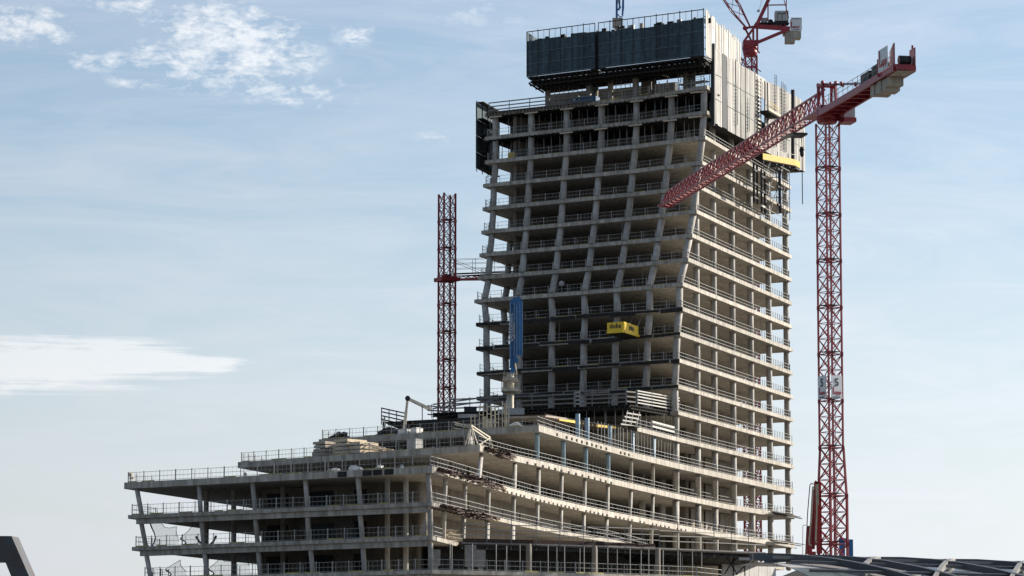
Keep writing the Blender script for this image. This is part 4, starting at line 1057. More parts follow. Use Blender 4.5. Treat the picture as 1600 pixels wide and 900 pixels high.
# ================================================================== concrete placing booms
# blue folded boom on the pale pedestal
BY = 468.0
def Bp(u, v, dy=0): return Py(u, v, BY + dy)
zb = Z['E']
t = thing('placing_boom', 'folded blue concrete placing boom upright on a pale round pedestal in front of the high-rise', 'concrete boom', (Bp(797.5, 650).x, BY, zb))
b = MB(); x = Bp(797.5, 650); b.tube((x.x, x.y, zb), Bp(797.5, 611), .56, 20).build('pedestal', 'pale', t, smooth=True)
for u in (799.5, 803.2): MB().beam(Bp(u, 655, -.5), Bp(u, 611, -.5), .08).build('riser_pipe', 'pale', t)
MB().tube(Bp(797.5, 611), Bp(797.5, 584), .5, 16).build('pedestal_head', 'pale', t, smooth=True)
for (v, u0, u1, vt) in ((611.5, 784, 814, 598), (594.5, 785, 810, 583)):
    a, c_ = Bp(u0, v), Bp(u1, v); wd = (c_ - a).length
    MB().box((a + c_) / 2, X1 * wd, Y1 * wd * .9, UP * .16).build('platform', 'pale', t)
    b = MB(); h = (v - vt) * .09
    cs = [a - Y1 * wd * .45, c_ - Y1 * wd * .45, c_ + Y1 * wd * .45, a + Y1 * wd * .45]
    for p, q in zip(cs, cs[1:] + cs[:1]):
        for f in (0, .33, .66, 1): b.beam(p.lerp(q, f), p.lerp(q, f) + UP * h, .08)
        for hh in (.33, .66, 1): b.beam(p + UP * h * hh, q + UP * h * hh, .07)
        b.beam(p + UP * h * .12, q + UP * h * .12, .05, .3)
    b.build('platform_railing', 'pale', t)
MB().beam(Bp(799, 585), Bp(802, 575), .7, .6).build('boom_foot', 'blue', t)
for (u0, v0, u1, v1, dy, wd, dp) in ((799.5, 575, 800.0, 470, 0, .62, .5), (805.0, 470, 804.8, 560, -.5, .34, .55), (809.5, 552, 809.2, 468, -.7, .5, .5), (814.5, 470, 814.2, 552, -.3, .36, .5), (811.8, 472, 811.8, 555, .3, .42, .4)):
    MB().beam(Bp(u0, v0, dy), Bp(u1, v1, dy), wd, dp, up=Y1).build('boom_arm', 'blue', t)
for (u, v) in ((801, 472), (805, 468.5), (810, 467.5), (812, 552), (806, 563)): MB().tube(Bp(u, v, -.95), Bp(u, v, .4), .40, 12).build('boom_joint', 'blue', t, smooth=True)
for u in (797.0, 803.3, 807.2, 812.2, 816.2): MB().path([Bp(u, 572 if u < 800 else 556, -.9), Bp(u + .2, 510, -1.0), Bp(u, 471, -.9)], .075).build('concrete_pipe', 'skyblue', t)
MB().path([Bp(804.5, 565, -.6), Bp(806.5, 578, -.9), Bp(807, 586, -.5)], .16).build('end_hose', 'pale', t)
MB().tube(Bp(803.2, 530, -1), Bp(803.0, 505, -1), .07, 8).build('hydraulic_ram', 'pale', t)
text('betonlift', 1.2, Bp(801.2, 534, -.35), (0, 0, 1), (-1, 0, 0), 'whiteink', t, align='LEFT', depth=.02)
# second blue boom behind the net screens
BY2 = 514.0
def Bq(u, v, dy=0): return Py(u, v, BY2 + dy)
t = thing('placing_boom', 'blue concrete boom rising above the dark net screens at the top of the picture', 'concrete boom', Bq(966, 60))
MB().tube(Bq(965, 75), Bq(965, 32), .45, 14).build('pedestal', 'timber', t, smooth=True); MB().box(Bq(965, 36), X1 * 1.6, Y1 * 1.4, UP * 1.4).build('pedestal_head', 'timber', t)
for (u0, v0, u1, v1, dy, wd) in ((963.6, 28, 963.6, -45, 0, .32), (968, 14, 968, -45, .3, .26), (972.5, 24, 974.5, -45, -.4, .22)): MB().beam(Bq(u0, v0, dy), Bq(u1, v1, dy), wd, wd, up=Y1).build('boom_arm', 'blue', t)
MB().path([Bq(965, 22), Bq(969, 27), Bq(973, 25), Bq(974.5, 12), Bq(974.5, -30)], .14, up=Y1).build('concrete_pipe', 'blue', t)
MB().beam(Bq(965.5, 6, -.3), Bq(968, -20, -.3), .18).build('concrete_pipe', 'pale', t); MB().beam(Bq(966, 16, -.3), Bq(969.5, 10, -.3), .3).build('boom_joint', 'blue', t)
MB().beam(Bq(968.6, 30), Bq(968.8, 50), .08).build('end_hose', 'pale', t)
# red folded pump boom beside the right crane
PY_ = 385.0
def Bz(u, v, dy=0): return Py(u, v, PY_ + dy)
t = thing('pump_boom', 'folded bright red concrete pump boom with beige pipes, left of the right crane foot', 'concrete boom', (Bz(1270, 890).x, PY_, GROUND))
for (u0, v0, u1, v1, dy, w0) in ((1280.3, 865, 1278.5, 757, .3, .62), (1274.5, 852, 1275.5, 756, -.4, .52), (1266.0, 862, 1271.5, 765, 0, .40), (1269.5, 858, 1274, 790, .6, .5)):
    MB().beam(Bz(u0, v0, dy), Bz(u1, v1, dy), w0, .5, up=Y1).build('boom_arm', 'bright_red', t)
MB().beam(Bz(1264, 866, .2), Bz(1266, 822, .2), .65, .6, up=Y1).build('boom_arm', 'bright_red', t)
MB().path([Bz(1274, 757), Bz(1277, 753), Bz(1280, 760)], .55, .5, up=Y1).build('boom_joint', 'bright_red', t)
for pts in ([(1270.2, 760), (1268.5, 800), (1264.2, 845), (1265.2, 852), (1268, 852)], [(1275.5, 757), (1276.2, 800), (1274.5, 846), (1276.5, 848)], [(1277.5, 756), (1278, 790)]):
    MB().path([Bz(u, v, -.75) for u, v in pts], .18, up=Y1).build('concrete_pipe', 'timber_new', t)
MB().path([Bz(1258.5, 868), Bz(1262, 800), Bz(1265.5, 758), Bz(1268, 755), Bz(1271, 757)], .10, up=Y1).build('hose', 'dark', t)
MB().path([Bz(1254, 868), Bz(1254.5, 821), Bz(1261, 820)], .06, up=Y1).build('cage_tube', 'steel', t)
MB().beam(Bz(1269, 862), (Bz(1270, 890).x, PY_, GROUND), .8, .8).build('boom_foot', 'bright_red', t)
# blue folded boom behind the crane foot
t = thing('pump_boom', 'blue folded boom end half hidden behind the right crane foot', 'concrete boom', (Py(1322, 890, 440).x, 440, GROUND))
MB().beam(Py(1316, 893, 440), Py(1315.5, 841, 440), .75, .6, up=Y1).build('boom_arm', 'blue', t); MB().beam(Py(1328, 893, 440), Py(1327.5, 843, 440), .85, .6, up=Y1).build('boom_arm', 'blue', t)
MB().beam(Py(1315, 842, 440), Py(1329, 846, 440), .4, .5, up=Y1).build('boom_joint', 'blue', t); MB().beam(Py(1322, 890, 440), (Py(1322, 890, 440).x, 440, GROUND), 1.2, 1).build('boom_foot', 'blue', t)
# ================================================================== loading platforms
fp, _ = lines('T10', 0); zp = (Z['T10'] + .9)
inn = find_u(fp, zp, 962); RD = RV3
t = thing('loading_platform', 'yellow loading platform with black lettering jutting out of the shaded face', 'loading platform', inn)
o0 = Py(974.5, 520, 479.5); zl = o0.z
ex = (FD * -1); LN = 2.75; DP = 6.6; H = zv(502.5, 479.5) - zl
A = o0 - ex * LN; B_ = o0; C_ = o0 + RD * DP; D_ = A + RD * DP
MB().prism([A.to_2d(), B_.to_2d(), C_.to_2d(), D_.to_2d()], zl - .05, zl + .12).build('floor', 'deck', t)
for p, q in ((A, B_), (B_, C_), (A, D_)):
    d = (q - p).normalized(); n = Vector((d.y, -d.x, 0))
    MB().beam(p + UP * H * .62, q + UP * H * .62, .06, H * .76).build('side_panel', 'doka', t)
    MB().beam(p + n * .1 + UP * H * .12, q + n * .1 + UP * H * .12, .2, H * .2).build('base_frame', 'doka', t)
    k = 3
    for i in range(k + 1): x = p.lerp(q, min(.99, max(.01, i / k))); MB().beam(x + UP * H * .1, x + UP * H * 1.0, .12).build('corner_post', 'doka', t)
n = Vector((ex.y, -ex.x, 0)); text('doka', 1.0, A + ex * LN * .5 + UP * H * .47 + n * .07, ex, UP, 'ink', t)
n = Vector((RD.y, -RD.x, 0)); text('doka', 1.15, B_ + RD * DP * .5 + UP * H * .42 + n * .07, RD, UP, 'ink', t)
for x in (A.lerp(B_, .3), A.lerp(B_, .85)): MB().beam(x + RD * 6 + UP * .1, x + RD * 9 + UP * 3.2, .1).build('tie_rod', 'steel', t)
# yellow platform on the right face
p0 = on_right(1205, zv(250, 512)); 
t = thing('loading_platform', 'empty yellow loading platform on the sunlit face, beside the hook block', 'loading platform', p0)
a, c_ = Py(1192, 259, 500), Py(1243, 246.5, 506); d = (c_ - a); d.z = 0; d.normalize(); n = Vector((d.y, -d.x, 0)); a.z = c_.z = (a.z + c_.z) / 2 - .1; LL = (c_ - a).length
a = c_ - d * LL; dep = Vector((.32, .95, 0)) * 2.6
MB().beam(a + UP * .45, c_ + UP * .45, .1, .95).build('side_panel', 'yellow', t); MB().beam(c_ + UP * .45, c_ + dep + UP * .45, .1, .95).build('side_panel', 'yellow', t); MB().beam(a + dep + UP * .45, c_ + dep + UP * .45, .1, .95).build('side_panel', 'yellow', t)
MB().prism([a.to_2d(), c_.to_2d(), (c_ + dep).to_2d(), (a + dep).to_2d()], a.z - .2, a.z - .05).build('floor', 'deck', t)
b = MB()
for i in range(6): x = a.lerp(c_, i / 5); b.beam(x - UP * .35, x + dep - UP * .35, .12, .2)
b.build('floor_joist', 'dark', t)
for s in (0, .33, .66, 1): x = a.lerp(c_, s) + dep * .9; MB().beam(x + UP * 1, x + UP * 1.9, .07).build('post', 'rail', t)
MB().beam(a + dep * .9 + UP * 1.9, c_ + dep * .9 + UP * 1.9, .07).build('top_rail', 'rail', t)
# guide columns of the climbing screen
for i, (u, v0, v1, lb) in enumerate([(1172, 253, 314, 'left pair of dark blue-black guide columns hanging below the sheet screen'), (1184, 256, 323, 'right pair of dark blue-black guide columns, with a white bracket, below the sheet screen'), (1210, 228, 310, 'single dark guide column beside the yellow platform')]):
    z0_, z1_ = zv(v1, 508), zv(v0, 508); p = on_right(u, z0_) + RN * .9; t = thing('guide_column', lb, 'guide column', p)
    for s in ((-.3, .3) if i < 2 else (0,)): MB().beam(p + RV3 * s * 3 + UP * 0, p + RV3 * s * 3 + UP * (z1_ - z0_), .3 if i < 2 else .42).build('column_tube', 'dark', t)
    for h in (.15, .5, .85): MB().beam(p - RV3 * 1.2 + UP * (z1_ - z0_) * h, p + RV3 * 1.2 + UP * (z1_ - z0_) * h, .25, .3).build('bracket', 'dark' if i != 1 or h > .2 else 'white', t)
    for sx in (0, 1): MB().beam(p + UP * (z1_ - z0_) * (.3 + .4 * sx), p - RN * 1.6 + UP * (z1_ - z0_) * (.3 + .4 * sx), .12).build('wall_tie', 'steel', t)
p = on_right(1189, zv(318, 512)) + RN * .5; q = on_right(1229, zv(300, 525)) + RN * .5
t = thing('scaffold_tower', 'leaning lattice of grey scaffold tubes on the sunlit face below the yellow platform', 'scaffold', p)
hh = 8.0; d = q - p; d.z = 0
for i in range(5):
    x = p + d * (i / 4); MB().beam(x, x + UP * hh, .1).build('standard', 'steel', t)
    if i < 4:
        for k in range(2): MB().beam(x + UP * hh * k / 2, x + d / 4 + UP * hh * (k + 1) / 2, .08).build('brace', 'steel', t)
for k in range(5): MB().beam(p + UP * hh * k / 4, p + d + UP * hh * k / 4, .08).build('ledger', 'steel', t)
# ================================================================== things lying on the podium roofs
def onslab(k, u, ins_): 
    f, r = lines(k, ins_); q = find_u(f, Z[k], u); return q
fdir = (PLAN['F'][0][1] - PLAN['F'][0][0]).normalized(); FX = Vector((fdir.x, fdir.y, 0)); FN = Vector((-fdir.y, fdir.x, 0))
def stack(k, u, ins_, w, d, n, th, label, cat, m='timber_new', group=None, jit=.08):
    p = onslab(k, u, ins_); t = thing('timber_stack', label, cat, p, group)
    for i in range(n):
        MB().box(p + UP * (.15 + th * (i + .5)) + FX * R(-jit, jit), FX * w * R(.9, 1), FN * d, UP * th * .72).build('bundle', m, t)
        if i < n - 1:
            for s in (-.35, .35): MB().box(p + UP * (.15 + th * (i + .93)) + FX * w * s, FX * .12, FN * d * .9, UP * th * .2).build('spacer', 'deck', t)
stack('F', 513, 2.4, 2.2, 3.2, 4, .46, 'grey-white stack of planks at the left end of the third terrace', 'timber stack', 'timber')
stack('F', 547, 2.4, 2.6, 3.4, 4, .48, 'tall stack of new pale planks, middle of the three on the third terrace', 'timber stack')
stack('F', 531, 3.2, 1.5, 3, 3, .44, 'low narrow stack of planks between the grey and the tall pale stack', 'timber stack', 'timber')
stack('F', 569, 2.6, 2.0, 3.2, 3, .5, 'stack of planks right of the tallest pale stack', 'timber stack')
p = onslab('F', 575, 2.2); t = thing('plank_pile', 'untidy pile of long pale planks sloping down to the right on the third terrace', 'plank pile', p)
for i in range(9): a = p + FX * R(-.5, .8) + UP * (.2 + i * .15) + FN * R(-.6, .6); MB().beam(a, a + FX * R(2.4, 4.2) - UP * i * .1, .2, .1).build('plank', 'timber_new', t)
p = onslab('F', 648, 2.2); o = MB().box(p + UP * .75, FX * 1.5, FN * 1.2, UP * 1.2).box(p + UP * 1.42, FX * 1.6, FN * 1.3, UP * .12).build('site_box', 'hoard'); tag(o, 'pale grey site box behind the railing of the third terrace', 'box')
p = onslab('F', 380, 2.0); 
for i, (k, u, ins_, w, h, lb) in enumerate([('E', 634, 1.4, 1.7, .7, 'pale wrapped pallet beside the foot of the jointed lift boom'), ('E', 651, 1.5, 1.1, .8, 'small white bag right of the wrapped pallet'), ('E', 600, 2.0, .6, 1.6, 'dark upright bundle of steel bars on the upper terrace'), ('F', 498, 2, 1.2, .8, 'low grey box at the far left of the plank stacks')]):
    p = onslab(k, u, ins_); b = MB()
    if i == 2:
        for j in range(9): b.beam(p + Vector((R(-.3, .3), R(-.3, .3), .05)), p + Vector((R(-.3, .3), R(-.3, .3), R(2.0, 2.7))), .07)
        o = b.build('rebar_bundle', 'dark')
    else: o = b.box(p + UP * (h * .45 + .05), FX * w, FN * 1.2, UP * h * .9).box(p + UP * (h * .97), FX * w * .8, FN * .9, UP * h * .14).build('pallet_load', 'bag' if i < 2 else 'hoard')
    tag(o, lb, 'site goods')
def heap(name, c, w, d, h, m, label, cat, n=14):
    c = Vector(c); b = MB(); rows = 5
    vs, fs = [], []
    for j in range(rows + 1):
        a = j / rows; rr = math.cos(a * math.pi / 2) ** .7
        for i in range(n):
            th = 2 * math.pi * i / n; k = R(.6, 1.3); vs.append(c + FX * math.cos(th) * w / 2 * rr * k + FN * math.sin(th) * d / 2 * rr * k + UP * (h * math.sin(a * math.pi / 2) * R(.6, 1.3) + .02))
    for j in range(rows):
        for i in range(n): fs.append((j * n + i, j * n + (i + 1) % n, (j + 1) * n + (i + 1) % n, (j + 1) * n + i))
    fs.append(tuple(rows * n + i for i in range(n))); o = b.add(vs, fs).build(name, m); return tag(o, label, cat)
heap('rubble_heap', onslab('E', 531, 1.6), 3.4, 2, .8, 'dark', 'dark ragged heap near the left end of the upper terrace', 'heap')
heap('rubble_heap', onslab('E', 607, 2.0), 4.2, 2.4, 1.0, 'deck', 'dark heap under the tilted plank railing on the upper terrace', 'heap')
heap('debris_sheet', onslab('E', 806, 1.2), 1.9, 1.2, .6, 'bag', 'crumpled white sheet on the corner slab below the boom pedestal', 'sheet')
for i, (u, lb) in enumerate([(525, 'leftmost'), (553, 'second from left'), (560, 'third from left'), (594, 'fourth from left')]):
    heap('debris_sheet', onslab('G', u, 1.3), R(.9, 1.9), .8, R(.35, .55), 'bag', 'white debris heap behind the wide terrace railing, ' + lb + ' of four', 'debris', 10)
# lifting boom
b0 = onslab('E', 632, 3.0); t = thing('lift_boom', 'jointed pale lift boom standing upright with its upper arm pointing right', 'lift', b0)
yb = b0.y; P1, P2, P3 = Py(631.5, 671, yb), Py(637, 622.5, yb), Py(673, 639, yb)
MB().beam(P1, P1.lerp(P2, .6), .40, .36, up=Y1).build('lower_arm', 'pale', t); MB().beam(P1.lerp(P2, .55), P2, .32, .28, up=Y1).build('lower_arm', 'pale', t)
MB().beam(P2, P3, .34, .36, up=Y1).build('upper_arm', 'pale', t); MB().tube(P2 - Y1 * .3, P2 + Y1 * .3, .34, 12).build('elbow', 'dark', t, smooth=True)
MB().beam(P2 - UP * .3 + X1 * .2, P3 - UP * .3, .08).build('ram', 'dark', t); MB().box(b0 + UP * .5, X1 * 2.2, Y1 * 1.6, UP * .8).build('base', 'hoard', t)
o = MB().beam(Py(659.8, 658, yb), Py(659.8, 635, yb), .12).build('steel_pole', 'dark'); tag(o, 'thin dark pole hanging below the tip of the lift boom', 'pole')
p, q = Py(596, 651, 452), Py(632, 659, 449)
t = thing('edge_railing', 'dark four-plank railing tilting down to the right, left of the lift boom', 'railing', p)
for h in (1.3, .75, .15, -.4): MB().beam(p + UP * h * .9, q + UP * h * .9, .08, .17).build('rail', 'deck', t)
for s in (0, .33, .66): x = p.lerp(q, s); MB().beam(x + UP * 1.25, x - UP * 1.1, .12).build('post', 'deck', t)
# formwork shores, beams and boxes between lift boom and pedestal
for i, (u, h, m) in enumerate([(739, 2.2, 'pale'), (752, 3.3, 'pale'), (758, 2.8, 'pale'), (764, 3.4, 'pale'), (771, 3.0, 'pale'), (776, 3.2, 'pale'), (788, 3.6, 'pale'), (792, 3.2, 'pale')]):
    p = onslab('E', u, 2.6); t = thing('shoring_frame', 'white shoring frame on the upper terrace, number ' + 'one two three four five six seven eight'.split()[i] + ' counted from the left', 'shoring frame', p, 'white shoring frames'); t['label'] = 'white shoring frame standing among others on the upper terrace left of the boom pedestal'
    for s in (-.25, .25): MB().beam(p + X1 * s, p + X1 * s + UP * h, .12).build('leg', m, t)
    for f in (.3, .62, .9): MB().beam(p - X1 * .3 + UP * h * f, p + X1 * .3 + UP * h * f, .1).build('crossbar', m, t)
for i, (u, v, w, h, m, lb) in enumerate([(805, 643.5, 2.5, .85, 'grey', 'long grey box at the foot of the pale boom pedestal'), (783, 644, 1.0, .6, 'grey', 'short grey box left of the boom pedestal'), (731, 651, 2.8, .6, 'hoard', 'long grey container on the dark deck left of the pedestal'), (735, 640, 1.8, .7, 'dark', 'dark covered heap right of the left mast')]):
    p = Py(u, v, 455 if i < 2 else 474); o = MB().box(p, X1 * w, Y1 * 1.2, UP * h).box(p + UP * h * .5, X1 * w * 1.02, Y1 * 1.25, UP * .08).build('site_box', m); tag(o, lb, 'box')
p = onslab('E', 714, 1.6); t = thing('plank_pile', 'loose white planks lying at an angle on the upper terrace edge', 'plank pile', p)
for i in range(7): a = p + FX * R(-1, .5) + UP * R(.3, 1.3); MB().beam(a, a + FX * R(2, 4) - UP * R(.2, .8) + FN * R(-.5, .5), .18, .1).build('plank', 'pale', t)
# triangular white braces on the third terrace corner
p = onslab('F', 742, 1.0); q = find_u(lines('F', .8)[1], Z['F'], 765)
t = thing('brace_frame', 'white triangulated brace frames at the corner of the third terrace', 'frame', p)
a0 = onslab('F', 736, .8); ap = a0 + UP * 2.5
for tgt in (onslab('F', 726, .8), onslab('F', 731, .8), onslab('F', 741, .6), onslab('F', 747, .5)): MB().beam(ap, tgt, .13).build('strut', 'pale', t)
for s, e in ((ap, q + UP * 1.6), (onslab('F', 748, .4), q + UP * 1.5), (q + UP * 1.8, q), (q + UP * 1.7, find_u(lines('F', .8)[1], Z['F'], 771)), (ap - UP * .3, q + UP * 1.2)): MB().beam(s, e, .13).build('strut', 'pale', t)
p = find_u(lines('I', 1.0)[1], Z['I'], 690); t = thing('plank_pile', 'criss-cross pile of pale yellow planks at the podium corner above the scaffold platform', 'plank pile', p)
for i in range(16): a = p + Vector((R(0, .9), R(0, 1.2), R(.1, 1.3))); MB().beam(a, a + Vector((R(.8, 1.9), R(.2, 1.6), R(-.5, .3))), .12, .09).build('plank', 'timber_new', t)
# clutter under the I-J storey, tan boards
for i, (u, w, h, lb) in enumerate([(681, .9, 1.8, 'tan board in the dark base storey beside the corner column'), (735, 1.2, 2.4, 'tan boards stacked behind the props of the dark base storey'), (751, 1.0, 1.9, 'light brown board right of the boards in the dark base storey')]):
    p = find_u(lines('J', 4)[1], Z['J'], u); o = MB().box(p + UP * (h / 2 + .6), (w, .3, 0), (-.1, .25, 0), UP * h).box(p + UP * .3, (w * .5, .2, 0), (-.05, .1, 0), UP * .6).build('board_stack', 'grey_timber'); tag(o, lb, 'boards')
# a few single things on the tower's floors
f, r = lines('T2', 1.2); p = find_u(f, Z['T2'], 801.5); tx = (f[1] - f[0]).normalized()
t = thing('wooden_crate', 'ochre slatted crate between the two leftmost columns of the second propped storey', 'crate', p)
MB().box(p + UP * .55, Vector((tx.x, tx.y, 0)) * 1.25, Vector((-tx.y, tx.x, 0)) * .9, UP * .95).build('box', 'timber', t)
for h in (.2, .42, .64, .86): MB().box(p + UP * h - Vector((-tx.y, tx.x, 0)) * .47, Vector((tx.x, tx.y, 0)) * 1.3, Vector((-tx.y, tx.x, 0)) * .05, UP * .15).build('slat', 'yellow', t)
f, r = lines('T8', .9); p = find_u(f, Z['T8'], 877.5)
t = thing('site_lamp', 'round white balloon lamp behind a railing in the middle of the shaded face', 'lamp', p)
b = MB()
for j in range(8):
    a0, a1 = math.pi * (j / 8 - .5), math.pi * ((j + 1) / 8 - .5); b.tube(p + UP * (1.5 + .42 * math.sin(a0)), p + UP * (1.5 + .42 * math.sin(a1)), max(.02, .42 * math.cos(a0)), 14, max(.02, .42 * math.cos(a1)))
b.build('balloon', 'hoard', t, smooth=True); MB().beam(p, p + UP * 1.1, .07).build('pole', 'steel', t)
prev = None
lv = TN + list('CDEF')
for i in range(22):
    k = random.choice(range(3, len(lv) - 1)); lo_, hi_ = lv[k], lv[k - 1]
    rr = lines(lo_, R(.9, 5))[1]; p, _ = along(rr, R(6, plen(rr) * .9)); prop(p.x, p.y, Z[lo_], Z[hi_] - THK[hi_], 'single thin prop or rod between two slabs behind the sunlit railings', 'single props behind the sunlit railings', .07)
for i in range(10):
    k = random.choice(range(3, 12)); lo_, hi_ = lv[k], lv[k - 1]
    ff = lines(lo_, R(1.5, 6))[0]; p, _ = along(ff, R(4, plen(ff) * .95)); prop(p.x, p.y, Z[lo_], Z[hi_] - THK[hi_], 'single thin prop between two slabs behind the shaded railings', 'single props behind the shaded railings', .09)
# ================================================================== loose debris nets in the open podium corner
def net(k, us, hs_, ins_, label):
    base = [onslab(k, u, ins_) for u in us]; t = thing('debris_net', label, 'net', base[0]); vs, fs = [], []; m = 6
    for j in range(m + 1):
        for i, (p, h) in enumerate(zip(base, hs_)): vs.append(p + UP * (.1 + h * j / m) + FN * (math.sin(i * 1.9 + j * .8) * .35) + FX * math.sin(j + i) * .12)
    n = len(base)
    for j in range(m):
        for i in range(n - 1): fs.append((j * n + i, j * n + i + 1, (j + 1) * n + i + 1, (j + 1) * n + i))
    MB().add(vs, fs).build('net_sheet', 'loose', t)
    MB().path([vs[m * n + i] for i in range(n)], .05).build('net_hem', 'dark', t); MB().path([vs[j * n] for j in range(m + 1)], .12).build('net_rope', 'dark', t)
net('I', [238, 244, 251, 259, 266, 273, 277], [3.1, 2.9, 2.4, 2.1, 2.0, 2.15, 1.0], 1.2, 'torn grey net hanging in the open corner of the podium, left piece')
net('I', [286, 292, 298, 303, 309, 314], [.8, 1.6, 2.4, 2.5, 2.2, 1.6], 1.2, 'torn grey net peaked against the second podium column')
net('J', [263, 270, 278, 284, 292], [.9, 1.5, 1.9, 1.3, .5], 1.0, 'small dark-hemmed net heap on the lowest visible slab, left')
net('J', [330, 337, 344, 352, 360, 364], [.8, 1.6, 2.3, 1.6, 1.5, 1.4], 1.2, 'peaked grey net on the lowest visible slab, between two columns')
net('J', [366, 372, 378, 384, 391], [.6, 1.9, 2.7, 2.4, 1.0], 1.6, 'second peaked net on the lowest visible slab, right of the first peak')
net('I', [470, 480, 495, 515, 535, 548, 556], [1.6, 2.6, 3.0, 3.0, 2.9, 2.4, 1.6], 3.0, 'large dim net bulging inside the shaded podium storey')
for i, (u0, v0, u1, v1, lb) in enumerate([(306, 838, 317, 851, 'left dark bent strip beside the second podium column'), (329, 851, 338, 837, 'right dark bent strip beside the second podium column')]):
    Yv = onslab('I', u0, 1.0).y; p, q = Py(u0, v0, Yv), Py(u1, v1, Yv); t = MB().path([p, p.lerp(q, .5) - UP * .15, q], .25, .12, up=Y1).build('bent_strip', 'dark'); tag(t, lb, 'strip')
p = onslab('I', 663, 1.0); o = MB().add([p + FX * -.7 + UP * .1, p + FX * .3 + UP * .1, p + FX * .25 + UP * 3.0, p + FX * -.7 + FN * .3 + UP * .1, p + FX * .3 + FN * .3 + UP * .1, p + FX * .25 + FN * .2 + UP * 3.0], [(0, 1, 2), (5, 4, 3), (0, 3, 4, 1), (1, 4, 5, 2), (2, 5, 3, 0)]).build('tarpaulin', 'timber'); tag(o, 'brown pointed tarpaulin hanging beside the podium corner column', 'tarpaulin')
p = onslab('G', 204, .7); t = thing('site_lamp', 'small pale work lamp on the far left end of the wide terrace', 'lamp', p)
MB().beam(p, p + UP * 1.1, .08).build('pole', 'steel', t); MB().box(p + UP * .95, FX * .5, FN * .3, UP * .35).build('lamp_head', 'timber_new', t); MB().box(p + UP * .5 + FX * .3, FX * .7, FN * .3, UP * .15).build('lamp_box', 'timber_new', t)
# ================================================================== the station roof in front
SA, SN = Vector((.857, .515, 0)), Vector((.515, -.857, 0)); RAD = 19.0
SO = Py(1178, 869.5, 238); 
def vault(s, phi, dr=0): return SO + SA * s + SN * (RAD + dr) * math.sin(phi) + UP * ((RAD + dr) * math.cos(phi) - RAD)
t = thing('station_roof', 'dark arched station roof of crossing steel ribs and glass in the lower right corner', 'roof', (SO.x, SO.y, GROUND))
def rib(name, f, n, w, h, m):
    b = MB(); pts = [f(i / n) for i in range(n + 1)]
    rings = []
    for i, (s, ph) in enumerate(pts):
        s2, ph2 = pts[min(i + 1, n)]; s1, ph1 = pts[max(i - 1, 0)]
        d = (vault(s2, ph2) - vault(s1, ph1)).normalized(); up_ = (SN * math.sin(ph) + UP * math.cos(ph)); sd_ = d.cross(up_).normalized(); c_ = vault(s, ph)
        rings.append([c_ - sd_ * w / 2 - up_ * h / 2, c_ + sd_ * w / 2 - up_ * h / 2, c_ + sd_ * w / 2 + up_ * h / 2, c_ - sd_ * w / 2 + up_ * h / 2])
    vs = [v for r_ in rings for v in r_]; fs = [(3, 2, 1, 0), tuple(4 * n + i for i in range(4))]
    for i in range(n):
        for k in range(4): a = i * 4 + k; b_ = i * 4 + (k + 1) % 4; fs.append((a, b_, b_ + 4, a + 4))
    return b.add(vs, fs).build(name, m, t)
STEP = 6.9; SP = 6.9
LEN = 36.0; PHX = 1.05
def lim(s): return max(0.0, min(LEN, s))
import itertools
for k in range(-4, 7):
    s0 = k * SP + 25.0 - 3 * SP
    def fA(x, s0=s0): ph = -PHX + 2 * PHX * x; return (s0 + RAD * ph * 1.0, ph)
    def fB(x, s0=s0): ph = -PHX + 2 * PHX * x; return (s0 - RAD * ph * 1.0, ph)
    for nm, fn, wd, hh, m in (('arch_rib', fA, .36, .48, 'station'), ('cross_rib', fB, .30, .45, 'station_lit')):
        xs = [i / 60 for i in range(61) if 0 <= fn(i / 60)[0] <= LEN and fn(i / 60)[1] >= -.12 and fn(i / 60)[0] >= RAD * fn(i / 60)[1] - .3]
        if len(xs) < 3: continue
        x0, x1 = xs[0], xs[-1]
        rib(nm, (lambda x, fn=fn, x0=x0, x1=x1: fn(x0 + (x1 - x0) * x)), max(3, int((x1 - x0) * 26)), wd, hh, m)
rib('end_arch', lambda x: (RAD * PHX * x, PHX * x), 24, .36, .5, 'station')
rib('ridge_beam', lambda x: (LEN * x, -.02), 4, .3, .42, 'station')
for ph in (-.1, .12, .24, .36, .48, .6): rib('purlin', (lambda x, ph=ph: (LEN * x, ph)), 4, .12, .2, 'station')
for i in range(12):
    for j, (p0, p1) in enumerate(((-.12, -.03), (.01, .12), (.125, .24), (.245, .36), (.365, .48), (.485, .6))):
        s0, s1 = LEN * i / 12 + .05, LEN * (i + 1) / 12 - .05
        vs = [vault(s0, p0, -.45), vault(s1, p0, -.45), vault(s1, p1, -.45), vault(s0, p1, -.45)]; up_ = UP * .04
        MB().add(vs + [v + up_ for v in vs], [(3, 2, 1, 0), (4, 5, 6, 7), (0, 1, 5, 4), (1, 2, 6, 5), (2, 3, 7, 6), (3, 0, 4, 7)]).build('pane', random.choice(['glass', 'glass', 'hoard', 'station_lit']), t)  # opaque pale panes put bright reflections of the glass into the colour
for i in range(12):
    for p0, p1 in ((-.28, -.125), (-.44, -.285), (-.62, -.445)):
        s0, s1 = LEN * i / 12 + .05, LEN * (i + 1) / 12 - .05
        if s0 < RAD * -p0 * 1.05: continue
        vs = [vault(s0, p0, -.45), vault(s1, p0, -.45), vault(s1, p1, -.45), vault(s0, p1, -.45)]; up_ = UP * .04
        MB().add(vs + [v + up_ for v in vs], [(3, 2, 1, 0), (4, 5, 6, 7), (0, 1, 5, 4), (1, 2, 6, 5), (2, 3, 7, 6), (3, 0, 4, 7)]).build('pane', 'glass', t)
for s in (0, 12, 24, 36):
    for ph in ((-.05, PHX) if s > 20 else (.62,)): p = vault(s, ph, -1.2); MB().beam(p, (p.x, p.y, GROUND), .5).build('support', 'station', t)
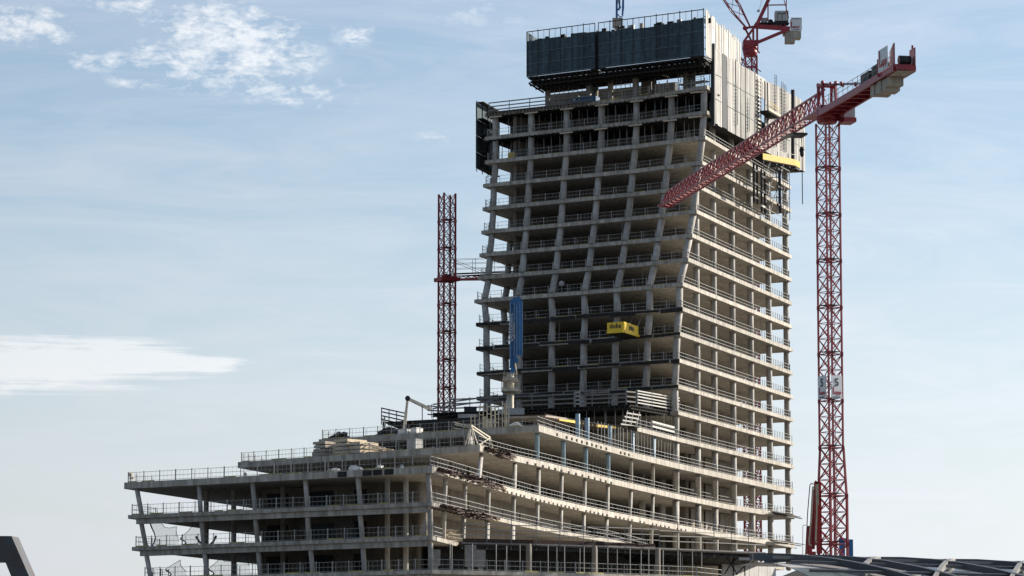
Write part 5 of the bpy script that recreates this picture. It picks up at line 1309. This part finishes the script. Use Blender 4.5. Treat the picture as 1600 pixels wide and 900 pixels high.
for k in range(2):
    for x in range(10): p = vault(2 + x * 3.4, .0); MB().beam(p, p + UP * .0 + SN * .0 + UP * -.6, .08).build('hanger', 'station', t) if k == 0 else None
# gangplanks sticking out of the tower end
for i, (k, lb) in enumerate([('F', 'dark boards sticking out of the right end of the upper of two low slabs'), ('G', 'thin boards sticking out of the right end of the lowest sunlit slab')]):
    p = Vector((RR.x - 6.5, RR.y - 14, Z[k] - .25)); t = thing('board_bundle', lb, 'boards', p)
    for j in range(6): a = p + Vector((R(0, 2), R(0, 4), R(-.25, .15))) + RN * .3; MB().beam(a, a + RV3 * R(9, 15) + RN * R(0, 1.0) + UP * R(-.3, .2), .35, .07).build('board', 'deck', t)
# ================================================================== bridge portal at the lower left
yb = 110.0
pts2 = [(-40, 837), (18, 837.5), (47.5, 905), (47.5 + 40, 1000), (60, 1000), (17.5, 901), (9, 880), (6, 877), (3, 876.3), (0, 877.5), (-40, 878)]
vs = [Py(u, v, yb) for u, v in pts2]; n = len(vs)
vs = vs + [v + Vector((.1, .9, 0)) for v in vs]
fs = [tuple(range(n - 1, -1, -1)), tuple(range(n, 2 * n))] + [(i, (i + 1) % n, n + (i + 1) % n, n + i) for i in range(n)]
t = thing('bridge_portal', 'dark weathered steel portal of a bridge cut off by the lower left corner', 'bridge', (vs[0].x, yb, GROUND))
MB().add(vs, fs).build('portal_frame', 'bridge', t)
p = Py(75, 1000, yb); MB().beam(p, (p.x + .4, p.y, GROUND), .6, .9).build('leg', 'bridge', t)
bpy.context.view_layer.update(); dg = bpy.context.evaluated_depsgraph_get()
made = [(o, bpy.data.meshes.new_from_object(o.evaluated_get(dg))) for o in TXT]
for o, me in made:                                                 # lettering as plain meshes
    nm = o.name; n_ = bpy.data.objects.new('lettering', me); COL.objects.link(n_); n_.parent = o.parent; n_.matrix_basis = o.matrix_basis.copy()
    me.materials.clear(); me.materials.append(o.data.materials[0]); cu = o.data; bpy.data.objects.remove(o); bpy.data.curves.remove(cu)
print('rails', nrail, 'objects', len(bpy.data.objects))
